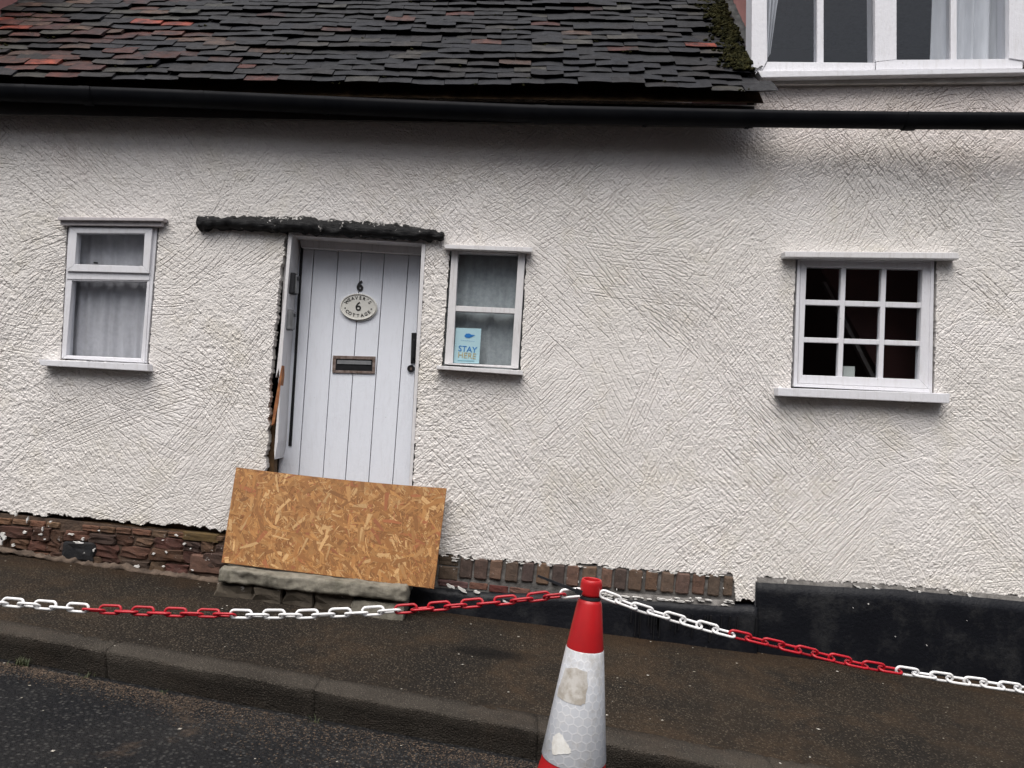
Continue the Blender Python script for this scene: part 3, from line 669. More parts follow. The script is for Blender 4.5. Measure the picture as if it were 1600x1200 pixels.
# --- eaves: fascia, gutter, roof
EY = -.215; ea, eb = un(0, 136, EY), un(1195, 156, EY); ES = (eb.z - ea.z) / (eb.x - ea.x); EZ0 = ea.z - ES * ea.x
ez = lambda x: EZ0 + ES * x + .012 * noise.noise(Vector((x * .8, 1.5, 0)))
bm = bmesh.new()
for i in range(30):
    a = -5 + i * (1.33 + 5) / 30; b = a + (1.33 + 5) / 30
    v = [bm.verts.new((x, y, z)) for x in (a, b) for y in (-.12, -.095) for z in (EZ0 + ES * x - .12, EZ0 + ES * x - .0)]
    for q in ((0, 1, 3, 2), (4, 6, 7, 5), (0, 4, 5, 1), (2, 3, 7, 6), (0, 2, 6, 4), (1, 5, 7, 3)): bm.faces.new([v[k] for k in q])
cpart(bm_obj('fascia', bm, simple('dark_fascia', (.035, .028, .024), (.02, .018, .017), 8, .7)))
gut = under('gutter'); GY = -.19
gpath = [(-420, 129), (0, 146), (300, 156.5), (690, 174), (845, 180), (1190, 187), (1420, 190), (1600, 191), (2000, 192)]
def gut_seg(name, x0, x1, r, m, n=8, th=.003, dy=0):
    bm = bmesh.new(); R2 = []
    for k in range(n + 1):
        px = x0 + (x1 - x0) * k / n; c = un(px, interp(gpath, px), GY + dy); ring = []
        for rr_, seq in ((r, range(0, 13)), (r - th, range(12, -1, -1))):
            for j in seq:
                t = math.pi + math.pi * j / 12; ring.append(bm.verts.new((c.x, c.y + math.cos(t) * rr_, c.z + .036 + math.sin(t) * rr_ * 1.4)))
        R2.append(ring)
    L_ = len(R2[0])
    for a, b in zip(R2, R2[1:]):
        for j in range(L_): bm.faces.new((a[j], a[(j + 1) % L_], b[(j + 1) % L_], b[j]))
    return bm_obj(name, bm, m, gut, True)
for a, b in ((-420, 140), (140, 845), (845, 1420), (1420, 2000)): gut_seg('gutter_length', a, b - .5, .056, MBLK)
for a, w in ((140, 8), (845, 10), (1420, 9)): gut_seg('union', a - w, a + w, .0615, MBLK, 2, .005)
for a in (-150, 45, 320, 508, 695, 1010, 1172, 1540): gut_seg('bracket', a - 3, a + 3, .0585, MBLK, 2, .0035)
for a in (-150, 45, 320, 508, 695, 1010, 1172):
    c = un(a, interp(gpath, a), GY); bm = bmesh.new(); boxbm(bm, (c.x - .012, -.132, c.z - .03), (c.x + .012, -.118, c.z + .03)); bm_obj('bracket', bm, MIRON, gut)

PITCH = rad(47.5); roof = under('roof')
TW, TL, TT, EXP = .186, .19, .0165, .076
def tile_mesh(k):
    r = random.Random(k); nxs, nys = 4, 4; v = []; cam_ = r.uniform(-.003, .006); tw = TW - .0005
    tilt = r.uniform(-.004, .004)
    for top in (1, 0):
        for j in range(nys + 1):
            for i in range(nxs + 1):
                x = (i / nxs - .5) * tw; y = j / nys * TL
                if j == 0: y += r.uniform(-.003, .003) * top + (0 if top else .024)
                if j == 0 and i in (0, nxs) and r.random() < .35: y += r.uniform(.004, .014)
                z = -cam_ * ((x / (tw / 2)) ** 2) + .006 * (y / TL) * (1 - y / TL) * 4 + (TT if top else 0) + tilt * x / tw
                v.append((x, y, z))
    n1 = (nxs + 1) * (nys + 1); f = []
    for j in range(nys):
        for i in range(nxs):
            a = j * (nxs + 1) + i; f.append((a, a + 1, a + nxs + 2, a + nxs + 1)); f.append((n1 + a, n1 + a + nxs + 1, n1 + a + nxs + 2, n1 + a + 1))
    for i in range(nxs): f.append((i, n1 + i, n1 + i + 1, i + 1)); 
    for j in range(nys):
        a = j * (nxs + 1); f.append((a, a + nxs + 1, n1 + a + nxs + 1, n1 + a)); b = a + nxs; f.append((b, n1 + b, n1 + b + nxs + 1, b + nxs + 1))
    return mesh('roof_tile', v, f, MTILE)
TM = [tile_mesh(k) for k in range(9)]
def tcol(x, row):
    left = max(0, min(1, (-1.3 - x) / 1.7)); r = random.random()
    if r < .006 + .045 * left: c = (.22, .045, .026)
    elif r < .05 + .52 * left: c = random.choice([(.060, .020, .016), (.085, .035, .027), (.045, .019, .017), (.075, .045, .034)])
    elif r < .11 + .60 * left: c = (.036, .033, .029)
    else: c = random.choice([(.0075, .008, .0115), (.010, .010, .0125), (.006, .0068, .0105), (.013, .0115, .0125)])
    k_ = random.uniform(.75, 1.3); return (*[v * k_ * random.uniform(.96, 1.04) for v in c], 1)
def tile_matrix(x, row):
    t = row * EXP + random.uniform(-.004, .004)
    wob = .022 * noise.noise(Vector((x * 1.1, row * .35, 0))) + 0.018 * noise.noise(Vector((x * 3.1, row * .7, 4)))
    c, s = math.cos(PITCH), math.sin(PITCH); h = .044 + wob
    p = Vector((x, EY + t * c - h * s, ez(x) + t * s + h * c + .006))
    return Matrix.Translation(p) @ Matrix.Rotation(math.atan(ES) * -1 + random.gauss(0, .012), 4, 'Y') @ Matrix.Rotation(PITCH - rad(10.5) + random.gauss(0, .012), 4, 'X') @ Matrix.Rotation(random.gauss(0, .012), 4, 'Z')
rest = bmesh.new(); count = 0; XL, XR = -3.30, 1.33
cl = rest.loops.layers.float_color.new('Col') if False else None
rest_by = {}
for row in range(0, 30):
    x = XL + (TW * .5 if row % 2 else 0) - .02; xr_ = XR + (.06 if row < 2 else 0)
    if row == 0: xr_ = XR + .08
    while x < xr_ - .02:
        m4 = tile_matrix(x, row); me = random.choice(TM); col = tcol(x, row)
        if count < 298 and row < 11:
            o = link(bpy.data.objects.new('roof_tile', me), roof); o.matrix_local = m4; o.color = col; count += 1
        else:
            key = (round(col[0] * 12), ); d = rest_by.setdefault((min(5, int(col[0] * 60)), col[0] > col[2] * 1.6), [bmesh.new(), col])
            tmp = me.copy(); tmp.transform(m4); d[0].from_mesh(tmp); bpy.data.meshes.remove(tmp)
        x += TW + random.uniform(-.003, .004)
for k, (b_, col) in rest_by.items():
    o = bm_obj('upper_roof_tiles', b_, MTILE, roof); o.color = col; o['kind'] = 'stuff'
bm = bmesh.new()       # boarding below the tiles
c_, s_ = math.cos(PITCH), math.sin(PITCH)
v = [bm.verts.new((x, EY + .02 + t * c_, EZ0 + ES * x - .012 + t * s_)) for x in (-5, 1.36) for t in (0, 3.2)] ; bm.faces.new((v[0], v[2], v[3], v[1]))
bmesh.ops.solidify(bm, geom=bm.faces[:], thickness=.02); bm_obj('roof_boarding', bm, MTIMB, roof)
def roofpt(x, t, h=.05): return Vector((x, EY + t * c_ - h * s_, ez(x) + t * s_ + h * c_))
# verge fillets and moss
def strip(name, xa, xb, t0, t1, m, hh, seed):
    bm = bmesh.new(); rs = []
    for k in range(61):
        t = t0 + (t1 - t0) * k / 60; ring = []
        for j in range(7):
            u = j / 6; x = xa(t) + (xb(t) - xa(t)) * u; h = hh(u) + .014 * noise.noise(Vector((x * 14, t * 14, seed))) + .008 * noise.noise(Vector((x * 40, t * 40, seed)))
            ring.append(bm.verts.new(roofpt(x, t, h)))
        rs.append(ring)
    for a, b in zip(rs, rs[1:]):
        for j in range(6): bm.faces.new((a[j], a[j + 1], b[j + 1], b[j]))
    bmesh.ops.solidify(bm, geom=bm.faces[:], thickness=.03); return bm_obj(name, bm, m, roof, True)
strip('verge_fillet', lambda t: 1.30 + .012 * math.sin(t * 9), lambda t: 1.393, .30, 2.4, MLEAD, lambda u: .045 + .02 * u * u, 2)
strip('lead_flashing', lambda t: -3.17 + .02 * math.sin(t * 8), lambda t: -3.356, -.02, 2.4, MLEAD, lambda u: .055 + .0 * u, 5)
bm = bmesh.new()
bmesh.ops.create_icosphere(bm, subdivisions=1, radius=1); IV = np.array([v_.co[:] for v_ in bm.verts]); IF = [tuple(v_.index for v_ in f_.verts) for f_ in bm.faces]; bm.free()
MV, MF = [], []
def mossball(p, r, sq=.55):
    a = random.random() * 6; k = len(MV) * len(IV); q = IV * np.array((r * random.uniform(.8, 1.4), r, r * sq)) + RNG.normal(0, r * .14, IV.shape)
    MV.append(q @ np.array(((math.cos(a), math.sin(a), 0), (-math.sin(a), math.cos(a), 0), (0, 0, 1))) + np.array(p[:])); MF.extend(tuple(k + n_ for n_ in f_) for f_ in IF)
for _ in range(1500):      # thick moss along the dormer cheek
    t = random.uniform(.25, 2.0); mossball(roofpt(1.29 - abs(random.gauss(0, .07)) + .05 * random.random(), t, .064), random.uniform(.004, .019), .7)
for _ in range(520): t = random.uniform(0, 1.9); mossball(roofpt(-3.19 + random.gauss(0, .06), t, .05), random.uniform(.004, .015), .7)
for _ in range(85):
    row = random.randint(0, 20); x = random.uniform(-3.2, 1.3); p_ = roofpt(x, row * EXP + .004, .055)
    for _k in range(random.randint(1, 5)): mossball(p_ + Vector((random.gauss(0, .014), random.gauss(0, .004), random.gauss(0, .003))), random.uniform(.003, .010), .7)
mo = link(bpy.data.objects.new('moss', mesh('moss', np.concatenate(MV).tolist(), MF, MMOSS)), roof); mo['kind'] = 'stuff'

# --- plinth
pl = under('plinth')
def rock_mesh(seed, cuts=2, amp=.09, rnd=.25):
    bm = bmesh.new(); bmesh.ops.create_cube(bm, size=1); bmesh.ops.bevel(bm, geom=list(bm.edges), offset=.07, segments=1, affect='EDGES')
    bmesh.ops.subdivide_edges(bm, edges=[e for e in bm.edges if e.calc_length() > .4], cuts=2, use_grid_fill=True)
    for w in bm.verts: w.co += Vector([noise.noise(w.co * 2.3 + Vector((seed * 7.1, k * 3.3, 0))) * amp for k in range(3)])
    me = bpy.data.meshes.new('stone'); bm.to_mesh(me); bm.free(); return me
SM = [rock_mesh(k, amp=.13) for k in range(9)]; BMs = [rock_mesh(k + 20, amp=.045) for k in range(5)]
for me in BMs: me.materials.append(MBRICK)
for me in SM: me.materials.append(MSTONE)
def block(name, x, z, w, h, yf, col, meshes, ang=0, dep=.10):
    o = link(bpy.data.objects.new(name, random.choice(meshes)), pl); o.location = (x, yf + dep / 2, z); o.scale = (w, dep, h); o.rotation_euler = (0, ang, 0)
    k_ = random.uniform(.75, 1.25); o.color = (*[c * k_ * random.uniform(.95, 1.05) for c in col], 1); return o
def seg(bl, x0, x1, ytop, ybot, yf, meshes, name, col, gap=.0, dep=.10):
    """a piece between image columns x0..x1 and rows ytop..ybot at its middle"""
    a = un((x0 + x1) / 2, (ytop + ybot) / 2, yf); s = (4.5 + yf) / FPX
    return block(name, a.x, a.z, (x1 - x0) * s - gap, (ybot - ytop) * s - gap, yf, col, meshes, rad(3.5), dep)
# backing mortar and timber plate
part('mortar', [(-420, 758), (420, 846), (420, 940), (-420, 850)], .004, .057, MMORT, pl, 0)
part('sole_plate', [(-420, 761), (0, 806), (170, 817), (360, 836), (360, 846), (170, 827), (0, 814), (-420, 770)], .022, .05, MTIMB, pl, .003)
topl = lambda x: 807 + x * .083
x = -380
while x < 345:     # thin tile-like bricks
    w = random.uniform(22, 34)
    if not 98 < x + w / 2 < 132: seg(pl, x, x + w, topl(x + w / 2) + 2, topl(x + w / 2) + random.uniform(10, 13), -.008, BMs, 'brick', random.choice([(.15, .077, .047), (.135, .06, .04), (.16, .094, .057)]), .004)
    x += w + .5
for r_, (o0, hh) in enumerate(((13, 19), (31, 20), (50, 22))):
    x = -380 - r_ * 9
    while x < 348:
        w = random.uniform(20, 52); xm = x + w / 2; h2 = hh * random.uniform(.8, 1.1)
        if not (r_ == 2 and xm < 40):
            seg(pl, x, min(x + w, 352), topl(xm) + o0 + random.uniform(-2, 2), topl(xm) + o0 + h2, random.uniform(-.020, -.002), SM, 'stone', random.choice([(.085, .040, .027), (.095, .050, .030), (.065, .040, .031), (.115, .070, .042), (.080, .035, .026)]), .003, .11)
        x += w
seg(pl, 284, 340, 833, 846, -.012, BMs, 'brick', (.13, .078, .032), 0)
seg(pl, 296, 346, 868, 896, -.02, BMs, 'brick', (.11, .06, .045), 0)
o = seg(pl, 98, 146, 848, 876, -.03, SM, 'stone', (.012, .013, .014), 0); o['label'] = 'tar-blackened stone'
tube('mortar_fillet', [(-380, 803, 3), (-100, 843, 2.5), (0, 858, 4), (60, 868, 2.5), (110, 876, 5), (150, 882, 3), (200, 889, 5), (250, 896, 3), (300, 903, 5.5), (348, 909, 4)], .035, simple('sandy_mortar', (.13, .095, .072), (.055, .04, .03), 16, .95, 1.0, 60, .008), pl, 12, -.02, .020, 26)
# soldier course right of the door
part('mortar', [(640, 858), (690, 866), (800, 877), (935, 884), (1148, 897), (1148, 948), (930, 940), (640, 915)], .008, .057, MCEM, pl, 0)
sb = [(180, 240), (250, 312), (325, 382), (400, 460), (480, 535), (550, 610), (625, 682), (695, 752), (770, 835), (862, 912), (925, 980), (992, 1056), (1075, 1131), (1150, 1210), (1221, 1285), (1300, 1358), (1375, 1430), (1450, 1493)]
for i, (a, b) in enumerate(sb):
    xa, xb_ = 660 + a / 3.077, 660 + b / 3.077; xm = (xa + xb_) / 2; yt = 870.5 + (xm - 718) * .0705; 
    seg(pl, xa, xb_, yt + 1, yt + 32 + random.uniform(-1, 1), -.006 + random.uniform(-.004, .004), BMs, 'brick', random.choice([(.125, .085, .064), (.10, .070, .055), (.145, .09, .063), (.085, .064, .055)]), 0, .08)
for a, b, c_y, d_y, col in ((685, 715, 885, 906, (.11, .075, .055)), (685, 716, 867, 883, (.13, .09, .065)), (684, 731, 907.5, 917, (.13, .075, .07)), (733, 762, 911, 921, (.14, .07, .05)), (764, 794, 915, 926, (.12, .035, .03)), (796, 828, 919, 928, (.15, .08, .06)), (640, 683, 862, 880, (.11, .07, .05)), (640, 683, 882, 900, (.11, .07, .05))):
    seg(pl, a, b, c_y, d_y, .002, BMs, 'brick', col, 0, .08)
# tarred foot of the wall
def tarfoot(name, top, yf, x0, x1, m, nn=90, back=.056, down=1180):
    bm = bmesh.new(); rs = []
    for k in range(nn + 1):
        px = x0 + (x1 - x0) * k / nn; ring = []
        pt = un(px, interp(top, px), yf); zg = pav(pt.x, yf) - .06
        for j in range(9):
            u = j / 8; z = pt.z + (zg - pt.z) * u; y = yf - .018 * u + .006 * noise.noise(Vector((pt.x * 6, z * 6, 1))) + .003 * noise.noise(Vector((pt.x * 22, z * 22, 1)))
            if j == 0: y += .006
            ring.append(bm.verts.new((pt.x, y, z)))
        ring.insert(0, bm.verts.new((pt.x, back, pt.z + .006 + .004 * noise.noise(Vector((pt.x * 15, 2, 2)))))); rs.append(ring)
    for a, b in zip(rs, rs[1:]):
        for j in range(9): bm.faces.new((a[j], a[j + 1], b[j + 1], b[j]))
    bm.faces.new(rs[0]); bm.faces.new(rs[-1][::-1])
    return bm_obj(name, bm, m, pl, True)
tarfoot('tarred_foot', [(600, 905), (680, 922), (760, 930), (830, 931), (900, 934), (960, 936), (1080, 945), (1140, 949), (1184, 950)], -.045, 600, 1184, MTAR)
tarfoot('tarred_foot', [(1182, 911), (1300, 918), (1400, 922), (1600, 941), (2000, 974)], -.018, 1182, 2000, MTAR)
tarfoot('cement_ledge', [(930, 929), (960, 928), (1080, 937), (1146, 941)], -.03, 935, 1147, MCEM, 60)
tarfoot('cement_strip', [(1182, 902), (1300, 909), (1400, 914), (1600, 933), (2000, 967)], -.004, 1182.5, 2000, MCEM, 90)
tube('plaster_lump', [(1163, 893, 14), (1164, 905, 18), (1164, 922, 18.5), (1163, 934, 16)], .055, MLUMP, pl, 16, .01, .008, 18) if False else None
# white paint splashes
bm = bmesh.new()
def splash(px, py, Y, rx, ry, ang=0):
    c = un(px, py, Y); n = 11; pts = []
    for k in range(n):
        t = k / n * 6.2832; q = random.uniform(.3, 1.2); a, b = math.cos(t) * rx * q * .0037, math.sin(t) * ry * q * .0037
        pts.append((c.x + a * math.cos(ang) - b * math.sin(ang), c.z + a * math.sin(ang) + b * math.cos(ang)))
    prism_bm(bm, pts, Y, Y + .012)
for _ in range(12):
    px = random.uniform(-5, 340); splash(px, topl(px) + random.uniform(5, 62), -.026, random.uniform(.7, 3.5), random.uniform(.6, 2.2), random.uniform(-.6, .6))
for a, b, c_, d in ((4, 838, 5, 6), (2, 845, 3, 7), (37, 832, 4, 2.5), (110, 835, 9, 1.6), (122, 848, 8, 2), (128, 842, 3, 3), (146, 860, 2, 5), (213, 885, 4, 3), (24, 803, 1.6, 6), (42, 812, 1.5, 5), (78, 815, 2.5, 1.5), (66, 827, 1.5, 4), (20, 852, 3, 2)): splash(a, b, -.030, c_, d, -.1)
for _ in range(40):
    px = random.uniform(690, 1144); yt = 870.5 + (px - 718) * .0705; splash(px, yt + abs(random.gauss(0, 2.5)), -.006, random.uniform(2, 8), random.uniform(.5, 2.2))
for _ in range(10): px = random.uniform(720, 1140); splash(px, 870 + (px - 718) * .0705 + random.uniform(8, 34), -.006, .8, random.uniform(1, 4))
for _ in range(45):
    px = random.uniform(940, 1146); splash(px, 931 + (px - 940) * .055 + random.gauss(0, 2.5), -.040, random.uniform(1, 8), random.uniform(.5, 1.8), -.06)
for a, b, c_, d in ((705, 917, 9, 3), (722, 922, 12, 3.5), (745, 925, 6, 2), (790, 940, 7, 1.4), (1340, 917, 7, 2), (1355, 921, 4, 3), (1372, 920, 9, 2), (1422, 923, 6, 1.6), (1515, 930, 5, 3), (1488, 927, 4, 1.6), (1228, 908, 2, 4), (1437, 925, 3, 2)): splash(a, b, -.050 if a < 800 else -.012, c_, d, -.35)
for _ in range(5): px = random.uniform(1182, 1600); splash(px, interp([(1182, 911), (1600, 941)], px) + abs(random.gauss(0, 45)), -.040, random.uniform(.3, 1.0), random.uniform(.3, 1.0))
o = bm_obj('paint_splashes', bm, MWHT, pl); o['kind'] = 'stuff'
bm = bmesh.new()      # tar runs below the ledge
for _ in range(26):
    px = random.uniform(985, 1185); y0_ = interp([(985, 955), (1185, 965)], px); L_ = random.uniform(15, 45); c = un(px, y0_, -.0615); d = un(px - L_ * .04, y0_ + L_, -.070)
    prism_bm(bm, [(c.x - .0022, c.z), (c.x + .0022, c.z), (d.x + .003, d.z), (d.x - .002, d.z)], -.0700, -.055)
o = bm_obj('tar_runs', bm, MIRON, pl); o['kind'] = 'stuff'

# ------------------------------------------------------------------ doorstep and board
st = thing('doorstep', un(485, 960, -.2), 'worn stone slab doorstep on rubble stones below the plank door', 'step')
def slab(name, x0, x1, y0, y1, ztl, ztr, th0, th1, m, seed, amp=.012):
    bm = bmesh.new(); nxx, nyy, nzz = 80, 20, 8
    def P(i, j, k):
        u, v, w = i / nxx, j / nyy, k / nzz; th = th0 + (th1 - th0) * max(0, (u - .62) / .38) ** .6 if th1 != th0 else th0
        x = x0 + (x1 - x0) * u; z = ztl + (ztr - ztl) * u - th * (1 - w); y = y0 + (y1 - y0) * v
        ex = min(u, 1 - u) * (x1 - x0); ey = v * (y1 - y0); ew = min(w, 1 - w) * th; r = .009
        def rd(d): return r - math.sqrt(max(0, r * r - max(0, r - d) ** 2)) if d < r else 0
        x += (rd(ew) if u < .5 else -rd(ew)) * (1 if ex < r else 0); y += rd(ew) * (1 if ey < r else 0)
        q = Vector((x, y, z)); return q + Vector([amp * (noise.noise(q * 7 + Vector((seed, k2 * 5, 0))) + .55 * noise.noise(q * 24 + Vector((seed, k2 * 5, 0))) + .35 * noise.noise(q * 60 + Vector((seed, k2 * 5, 0)))) * (.6, 1, .6)[k2] for k2 in range(3)])
    vs3 = {}
    def V_(i, j, k):
        if (i, j, k) not in vs3: vs3[(i, j, k)] = bm.verts.new(P(i, j, k))
        return vs3[(i, j, k)]
    for i in range(nxx):
        for j in range(nyy):
            for k in (0, nzz): bm.faces.new((V_(i, j, k), V_(i + 1, j, k), V_(i + 1, j + 1, k), V_(i, j + 1, k)))
        for k in range(nzz):
            for j in (0, nyy): bm.faces.new((V_(i, j, k), V_(i + 1, j, k), V_(i + 1, j, k + 1), V_(i, j, k + 1)))
    for j in range(nyy):
        for k in range(nzz):
            for i in (0, nxx): bm.faces.new((V_(i, j, k), V_(i, j + 1, k), V_(i, j + 1, k + 1), V_(i, j, k + 1)))
    return tp(bm_obj(name, bm, m, None, True), st)
def m_step():
    t = NT('worn_stone'); c = t.mix(t.ramp(t.noise(t.pos, 9, 7, .7), .38, .66), (.26, .24, .195), (.10, .092, .073))
    c = t.mix(t.math('MULTIPLY', t.ramp(t.noise(t.pos, 14, 6, .75), .56, .68), .8), c, (.27, .25, .21)); c = t.mix(t.math('MULTIPLY', t.ramp(t.noise(t.pos, 5, 6, .7), .55, .7), .7), c, (.05, .052, .03))
    return t.fin(c, .85, t.bump(t.math('ADD', t.noise(t.pos, 50, 6, .75), t.noise(t.pos, 200, 3)), .8, .006), .3)
MSTEP = m_step()
SF = -.30
A = un(340, 899, SF); B = un(634, 929, SF)
slab('slab', A.x, B.x, SF, .03, A.z + .035, B.z + .035, .076, .076, MSTEP, 3, .017)
A2 = un(548, 958, SF + .02); B2 = un(630, 966, SF + .02); slab('end_block', A2.x, B2.x, SF + .012, .03, A2.z + .068, B2.z + .075, .20, .20, MSTEP, 9, .014)
xx_ = 334
while xx_ < 548:
    w = random.uniform(34, 62); a = un(xx_ + w / 2, 934 + (xx_ + w / 2 - 440) * .045, SF + .03); o = link(bpy.data.objects.new('stone', random.choice(SM)), st)
    o.location = Vector((a.x, SF + .13 + random.uniform(-.01, .015), a.z - .005)) - st.location; o.scale = (w * .0035, .22, .12 * random.uniform(.9, 1.1)); o.rotation_euler = (0, rad(4), 0); o.color = (.085, .07, .052, 1); xx_ += w

# strand board: core plus hundreds of separate pressed strands
bo = thing('chipboard_sheet', un(512, 900, -.2), 'orange-brown strand board sheet leaning across the bottom of the plank door', 'board')
BT, BB = -.062, -.225
q4 = [un(369, 730, BT), un(698, 763, BT), un(678, 920, BB), un(346, 879, BB)]
def Bp(u, v, off=0):
    p = q4[0].lerp(q4[1], u).lerp(q4[3].lerp(q4[2], u), v); n_ = ((q4[1] - q4[0]).cross(q4[3] - q4[0])).normalized()
    if n_.y > 0: n_ = -n_
    sag = .010 * (4 * u * (1 - u)) * (1 - v)
    return p + n_ * off + Vector((0, 0, -sag))
BW, BH = 1.24, .60
bm = bmesh.new(); lay = bm.loops.layers.float_color.new('Col')
nu, nv = 24, 6; gr = {}
for s_i, off in ((0, 0), (1, -.013)):
    for i in range(nu + 1):
        for j in range(nv + 1): gr[(s_i, i, j)] = bm.verts.new(Bp(i / nu, j / nv, off))
fl = []
for i in range(nu):
    for j in range(nv):
        for s_i in (0, 1): fl.append(bm.faces.new([gr[(s_i, *t)] for t in ((i, j), (i + 1, j), (i + 1, j + 1), (i, j + 1))]))
    for j in (0, nv): fl.append(bm.faces.new((gr[(0, i, j)], gr[(0, i + 1, j)], gr[(1, i + 1, j)], gr[(1, i, j)])))
for j in range(nv):
    for i in (0, nu): fl.append(bm.faces.new((gr[(0, i, j)], gr[(0, i, j + 1)], gr[(1, i, j + 1)], gr[(1, i, j)])))
for fc in fl:
    for lp in fc.loops: lp[lay] = (.22, .088, .022, 1)
tp(bm_obj('board_core', bm, MOSB, None), bo)
def clip(poly):
    for ax, lim, sg in ((0, 0.002, 1), (0, .998, -1), (1, 0.003, 1), (1, .997, -1)):
        out = []
        for k in range(len(poly)):
            a, b = poly[k], poly[(k + 1) % len(poly)]; da, db = (a[ax] - lim) * sg, (b[ax] - lim) * sg
            if da >= 0: out.append(a)
            if da * db < 0: t = da / (da - db); out.append((a[0] + (b[0] - a[0]) * t, a[1] + (b[1] - a[1]) * t))
        poly = out
        if len(poly) < 3: return None
    return poly
bm = bmesh.new(); lay = bm.loops.layers.float_color.new('Col'); pal = [(.38, .185, .055), (.31, .140, .038), (.42, .220, .076), (.23, .095, .024), (.35, .160, .046), (.49, .295, .125), (.28, .120, .032)]
NS = 5000
for k in range(NS):
    big = random.random() < .22; L_ = random.uniform(.05, .13) if big else random.uniform(.015, .07); W_ = random.uniform(.010, .026) if big else random.uniform(.0015, .006)
    cu_, cv_ = random.uniform(-.02, 1.02) * BW, random.uniform(-.03, 1.03) * BH; a = random.gauss(1.25, .75) if random.random() < .7 else random.uniform(0, 3.14)
    sk = random.uniform(-.4, .4) * W_; bow = random.gauss(0, .02) * L_
    loc = [(-L_ / 2, -W_ / 2 + sk), (-L_ * .1, -W_ / 2 + bow), (L_ / 2, -W_ * random.uniform(.1, .5)), (L_ / 2 - random.random() * .01, W_ * random.uniform(.2, .5)), (0, W_ / 2 + bow), (-L_ / 2 + random.random() * .012, W_ / 2)]
    pg = clip([((cu_ + x * math.cos(a) - y * math.sin(a)) / BW, (cv_ + x * math.sin(a) + y * math.cos(a)) / BH) for x, y in loc])
    if not pg: continue
    h = .0003 + .0014 * k / NS + random.random() * .0002
    top = [bm.verts.new(Bp(u, v, h)) for u, v in pg]; lowv = [bm.verts.new(Bp(u, v, -.0003)) for u, v in pg]
    r = random.random(); c = random.choice(pal); c = (.30, .10, .035) if r < .05 else c; br = random.uniform(.75, 1.15)
    fs = [bm.faces.new(top)] + [bm.faces.new((top[i], lowv[i], lowv[(i + 1) % len(pg)], top[(i + 1) % len(pg)])) for i in range(len(pg))]
    for fc in fs:
        for lp in fc.loops: lp[lay] = (c[0] * br, c[1] * br, c[2] * br, 1)
o = tp(bm_obj('wood_strands', bm, MOSB, None), bo); o['kind'] = 'stuff'

# ------------------------------------------------------------------ cone, chains, cable tie
CY = -2.15
Tp = un(925, 905, CY); Bp_ = un(896, 1187, CY); axis = (Tp - Bp_).normalized()
foot = Tp - axis * 1.0
for _ in range(20): foot = foot - axis * ((foot.z - road(foot.x, foot.y)) / axis.z)
CH = (Tp - foot).length
cone = thing('traffic_cone', foot, 'red traffic cone with white reflective sleeve standing in the road', 'cone')
cone.rotation_euler = axis.to_track_quat('Z', 'Y').to_euler()
def lathe(name, prof, m, parent, n=64, uv=None):
    bm = bmesh.new(); rs = [[bm.verts.new((r * math.cos(2 * math.pi * k / n), r * math.sin(2 * math.pi * k / n), z)) for k in range(n)] for r, z in prof]
    ul = bm.loops.layers.uv.new('UVMap')
    for i in range(len(rs) - 1):
        for k in range(n):
            fc = bm.faces.new((rs[i][k], rs[i][(k + 1) % n], rs[i + 1][(k + 1) % n], rs[i + 1][k]))
            if uv:
                rm = (prof[0][0] + prof[-1][0]) / 2
                for lp, (ii, kk) in zip(fc.loops, ((i, k), (i, k + 1), (i + 1, k + 1), (i + 1, k))): lp[ul].uv = (10 + kk / n * 2 * math.pi * rm / uv, 10 + prof[ii][1] / uv)
    return bm_obj(name, bm, m, parent, True)
zf = lambda d: CH - d     # d = distance below the cone's tip
lathe('body', [(.158, .035), (.155, .06), (.0985 + (CH - .56 - .06) * 0 + .002, zf(.565)), (.0985, zf(.56)), (.056, zf(.205)), (.0375, zf(.070)), (.034, zf(.062)), (.0285, zf(.058)), (.0285, zf(.048))], MCONE, cone)
lathe('collar', [(.0285, zf(.048)), (.0318, zf(.0475)), (.033, zf(.0455)), (.0332, zf(.040)), (.0325, zf(.012)), (.0315, zf(.006)), (.0295, zf(.001)), (.0285, zf(0)), (.0255, zf(0)), (.0245, zf(.001)), (.024, zf(.004)), (.023, zf(.05))], MCONE, cone)
lathe('reflective_sleeve', [(.0968, zf(.5345)), (.0978, zf(.532)), (.0578, zf(.209)), (.0562, zf(.2065))], MSLEEVE, cone, 72, .026)
bm = bmesh.new(); boxbm(bm, (-.22, -.22, .004), (.22, .22, .04)); bmesh.ops.bevel(bm, geom=list(bm.edges), offset=.012, segments=2, affect='EDGES'); bm_obj('foot_plate', bm, MBLK, cone)
def patch(name, pts, m, off):
    iq = cone.rotation_euler.to_quaternion().inverted(); tocam = iq @ (CAM - foot); base = math.atan2(tocam.y, tocam.x)
    cx = sum(p[0] for p in pts) / len(pts); cy = sum(p[1] for p in pts) / len(pts); ring = []; N = 6; fine = []
    for a, b in zip(pts, pts[1:] + pts[:1]):
        for k in range(4): fine.append((a[0] + (b[0] - a[0]) * k / 4 + random.gauss(0, .7), a[1] + (b[1] - a[1]) * k / 4 + random.gauss(0, .0012)))
    v = []; f = []; n = len(fine)
    for r in range(N + 1):
        for th, d in fine:
            q = r / N; d2 = cy + (d - cy) * q; t2 = base + rad(cx + (th - cx) * q); rr_ = .0578 + (.1005 - .0578) * (d2 - .209) / (.553 - .209) + off
            v.append((rr_ * math.cos(t2), rr_ * math.sin(t2), zf(d2)))
    for r in range(N):
        for k in range(n): f.append((r * n + k, r * n + (k + 1) % n, (r + 1) * n + (k + 1) % n, (r + 1) * n + k))
    link(bpy.data.objects.new(name, mesh(name, v, f, m, True)), cone)
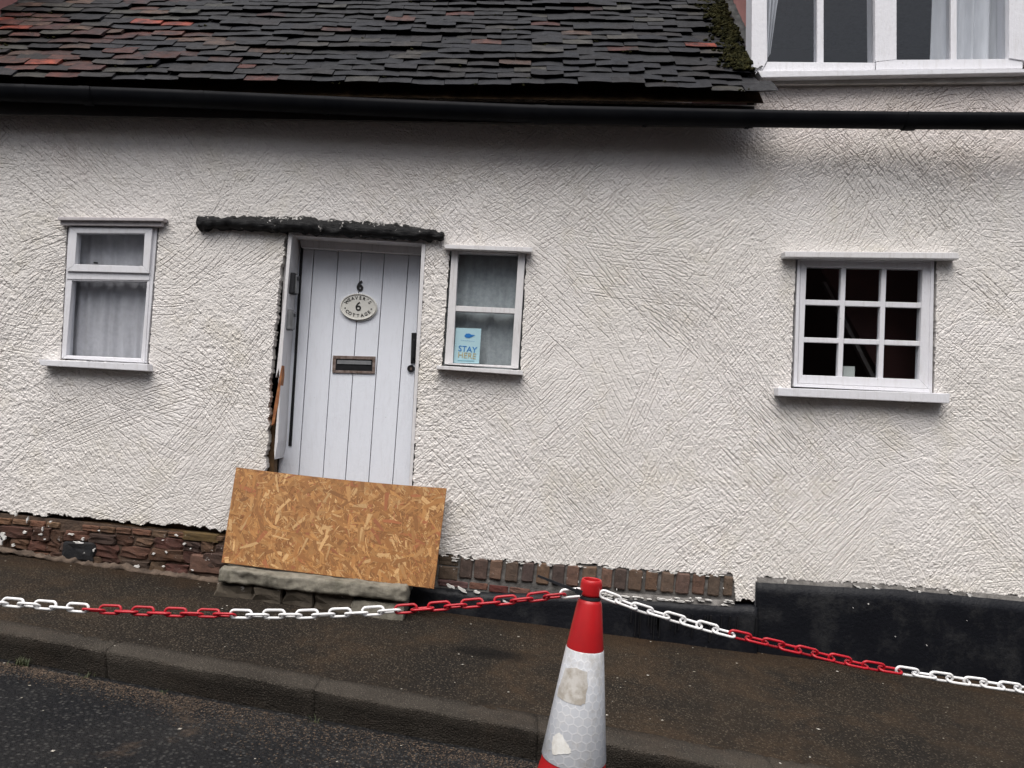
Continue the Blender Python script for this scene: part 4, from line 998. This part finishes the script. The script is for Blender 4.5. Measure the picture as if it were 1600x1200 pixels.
patch('sticker_residue', [(-52, .262), (-20, .252), (12, .258), (16, .30), (13, .345), (2, .352), (-40, .351), (-66, .350), (-60, .31)], simple('sticker_residue', (.38, .345, .30), (.54, .52, .49), 34, .8, .4, 90, .002, lo=.4, hi=.6), .0010)
patch('torn_sticker', [(-48, .460), (-34, .440), (-24, .448), (-8, .474), (-6, .484), (-24, .496), (-40, .508), (-46, .488)], simple('torn_paper', (.74, .74, .72), (.58, .56, .52), 40, .7), .0014)
# chain
def link_mesh():
    bm = bmesh.new(); r = .0041; hl, hw = .0215 + .0, .0115; path = []
    for k in range(9): t = -math.pi / 2 + math.pi * k / 8; path.append((hl - .0 + math.cos(t) * hw * 1.0, math.sin(t) * hw))
    for k in range(9): t = math.pi / 2 + math.pi * k / 8; path.append((-hl + math.cos(t) * hw, math.sin(t) * hw))
    n = len(path); rs = []
    for i, (x, y) in enumerate(path):
        a = path[i - 1]; b = path[(i + 1) % n]; tx, ty = b[0] - a[0], b[1] - a[1]; l_ = math.hypot(tx, ty); nx_, ny_ = ty / l_, -tx / l_
        rs.append([bm.verts.new((x + nx_ * r * math.cos(q * math.pi / 4), y + ny_ * r * math.cos(q * math.pi / 4), r * math.sin(q * math.pi / 4))) for q in range(8)])
    for i in range(n):
        for q in range(8): bm.faces.new((rs[i][q], rs[(i + 1) % n][q], rs[(i + 1) % n][(q + 1) % 8], rs[i][(q + 1) % 8]))
    bmesh.ops.recalc_face_normals(bm, faces=bm.faces); me = bpy.data.meshes.new('link'); bm.to_mesh(me); bm.free(); me.polygons.foreach_set('use_smooth', [True] * len(me.polygons)); return me
LR = link_mesh(); LR.materials.append(MRED); LW = LR.copy(); LW.materials.clear(); LW.materials.append(MWCH)
def chain(path, Yf, whites, label):
    P = [un(x, y, Yf(x)) for x, y in path]; pxs = [x for x, _ in path]; t = thing('plastic_chain', P[0], label, 'chain')
    # resample
    dist = [0]
    for a, b in zip(P, P[1:]): dist.append(dist[-1] + (b - a).length)
    def at(s):
        for i in range(len(P) - 1):
            if s <= dist[i + 1]: f_ = (s - dist[i]) / (dist[i + 1] - dist[i]); return P[i].lerp(P[i + 1], f_), pxs[i] + (pxs[i + 1] - pxs[i]) * f_
        return P[-1], pxs[-1]
    s = .02; k = 0; pitch = .0505
    while s < dist[-1]:
        p, px = at(s); a, _ = at(max(0, s - .03)); b, _ = at(s + .03); d = (b - a).normalized(); up = Vector((0, 0, 1)); sd_ = up.cross(d).normalized(); up = d.cross(sd_)
        tw = rad((68 if k % 2 else -14) + random.gauss(0, 9)); y_ = sd_ * math.sin(tw) + up * math.cos(tw); z_ = d.cross(y_)
        y_, z_ = (y_ + d * random.gauss(0, .02)).normalized(), z_
        M = Matrix((d, y_, z_)).transposed().to_4x4(); w = any(lo <= px <= hi for lo, hi in whites)
        o = link(bpy.data.objects.new('link', LW if w else LR), t); o.matrix_local = Matrix.Translation(p - t.location + Vector((0, 0, (-.002 if k % 2 else .002)))) @ M; s += pitch; k += 1
lp = [(903, 927), (870, 930), (800, 938), (700, 947), (640, 952), (560, 957), (480, 960.5), (375, 960.5), (250, 957), (140, 952), (60, 945.5), (0, 941), (-120, 928), (-300, 900), (-480, 868)]
chain(lp, lambda x: CY - .005 + (900 - x) * .00004, [(-130, 140), (376, 632), (872, 999)], 'red and white plastic chain sagging across the left, in front of the doorstep')
rp = [(944, 930), (965, 938), (1000, 951), (1060, 968), (1135, 989), (1250, 1016), (1340, 1038), (1410, 1049), (1500, 1063), (1600, 1077), (1750, 1095), (1950, 1110)]
chain(rp, lambda x: CY - .02 - (x - 940) * .00004, [(900, 1137), (1412, 1690)], 'red and white plastic chain running down to the right past the black plinth')
tie = thing('cable_tie', Tp - axis * .053, 'black cable tie round the cone neck with its tail sticking out', 'cable tie')
bm = bmesh.new(); e3 = axis.to_track_quat('Z', 'Y').to_matrix(); n = 40; rs = []
for k in range(n):
    t = k / n * 6.2832; rs.append([bm.verts.new(e3 @ Vector((math.cos(t) * r, math.sin(t) * r, z))) for r, z in ((.030, -.005), (.0335, -.005), (.0335, .003), (.030, .003))])
for k in range(n):
    for j in range(4): bm.faces.new((rs[k][j], rs[(k + 1) % n][j], rs[(k + 1) % n][(j + 1) % 4], rs[k][(j + 1) % 4]))
bm_obj('loop', bm, MBKEY, tie)
def stick(name, a, b, w0, w1, th):
    bm = bmesh.new(); d = (b - a).normalized(); u = d.cross(Vector((0, 1, 0))).normalized(); o_ = Vector((0, th, 0)); vs2 = []
    for p, w in ((a, w0), (b, w1)): vs2.append([bm.verts.new(p + u * w * s1 + o_ * s2 - tie.location) for s1, s2 in ((-1, -1), (1, -1), (1, 1), (-1, 1))])
    for j in range(4): bm.faces.new((vs2[0][j], vs2[0][(j + 1) % 4], vs2[1][(j + 1) % 4], vs2[1][j]))
    bm.faces.new(vs2[0]); bm.faces.new(vs2[1][::-1]); bm_obj(name, bm, MBKEY, tie)
stick('tail', un(906, 925.5, CY - .035), un(840, 899.5, CY - .05), .0048, .0034, .001)
stick('buckle', un(909, 927, CY - .034), un(899, 922.5, CY - .037), .0075, .0075, .005)

# ------------------------------------------------------------------ houses across the street (behind the camera; reflected in the glass)
def far_house(x0, x1, y, h, wall_m, label, wins):
    zb_ = PA - .0909 * (x0 + x1) / 2 - .6; t = thing('house_opposite', ((x0 + x1) / 2, y - 2, zb_), label, 'house')
    L = t.location
    bm = bmesh.new(); boxbm(bm, (x0, y - 5, zb_ - .8), (x1, y, zb_ + h)); tp(bm_obj('wall', bm, wall_m, None), t)
    bm = bmesh.new(); v = [bm.verts.new(p) for p in ((x0 - .2, y + .3, zb_ + h - .1), (x1 + .2, y + .3, zb_ + h - .1), (x1 + .2, y - 2.5, zb_ + h + 2.2), (x0 - .2, y - 2.5, zb_ + h + 2.2), (x0 - .2, y - 5.3, zb_ + h - .1), (x1 + .2, y - 5.3, zb_ + h - .1))]
    bm.faces.new((v[0], v[1], v[2], v[3])); bm.faces.new((v[3], v[2], v[5], v[4])); bm.faces.new((v[0], v[3], v[4])); bm.faces.new((v[1], v[5], v[2])); bm.faces.new((v[0], v[4], v[5], v[1])); tp(bm_obj('roof', bm, MLEAD, None), t)
    for wx, wz, ww, wh in wins:
        bm = bmesh.new(); z = zb_ + wz
        for a, b in (((wx, y + .001, z), (wx + .08, y + .05, z + wh)), ((wx + ww - .08, y + .001, z), (wx + ww, y + .05, z + wh)), ((wx + .08, y + .001, z), (wx + ww - .08, y + .05, z + .08)), ((wx + .08, y + .001, z + wh - .08), (wx + ww - .08, y + .05, z + wh)), ((wx + ww / 2 - .03, y + .001, z + .08), (wx + ww / 2 + .03, y + .045, z + wh - .08))): boxbm(bm, a, b)
        w = tp(bm_obj('window', bm, MP, None), t)
        bm = bmesh.new(); boxbm(bm, (wx + .08, y + .002, z + .08), (wx + ww - .08, y + .01, z + wh - .08)); bm_obj('pane', bm, MIRON, w)
far_house(-15, -4.2, -9.5, 6.2, MLUMP, 'pale rendered house across the street, seen only as a reflection', [(-9.2, 1.0, 1.3, 1.6), (-6.6, .4, .95, 2.0), (-12, 1.0, 1.3, 1.6), (-9.2, 3.1, 1.2, 1.1)])
far_house(-4.1, 13, -9.5, 6.6, simple('dark_red_brick', (.10, .045, .035), (.07, .035, .03), 9, .9), 'dark brick house across the street, seen only as a reflection', [(-2.6, 1.0, 1.3, 1.6), (1.5, 1.0, 1.3, 1.6), (9, 1.0, 1.3, 1.6), (-2.6, 3.3, 1.2, 1.1), (9, 3.3, 1.2, 1.1)])
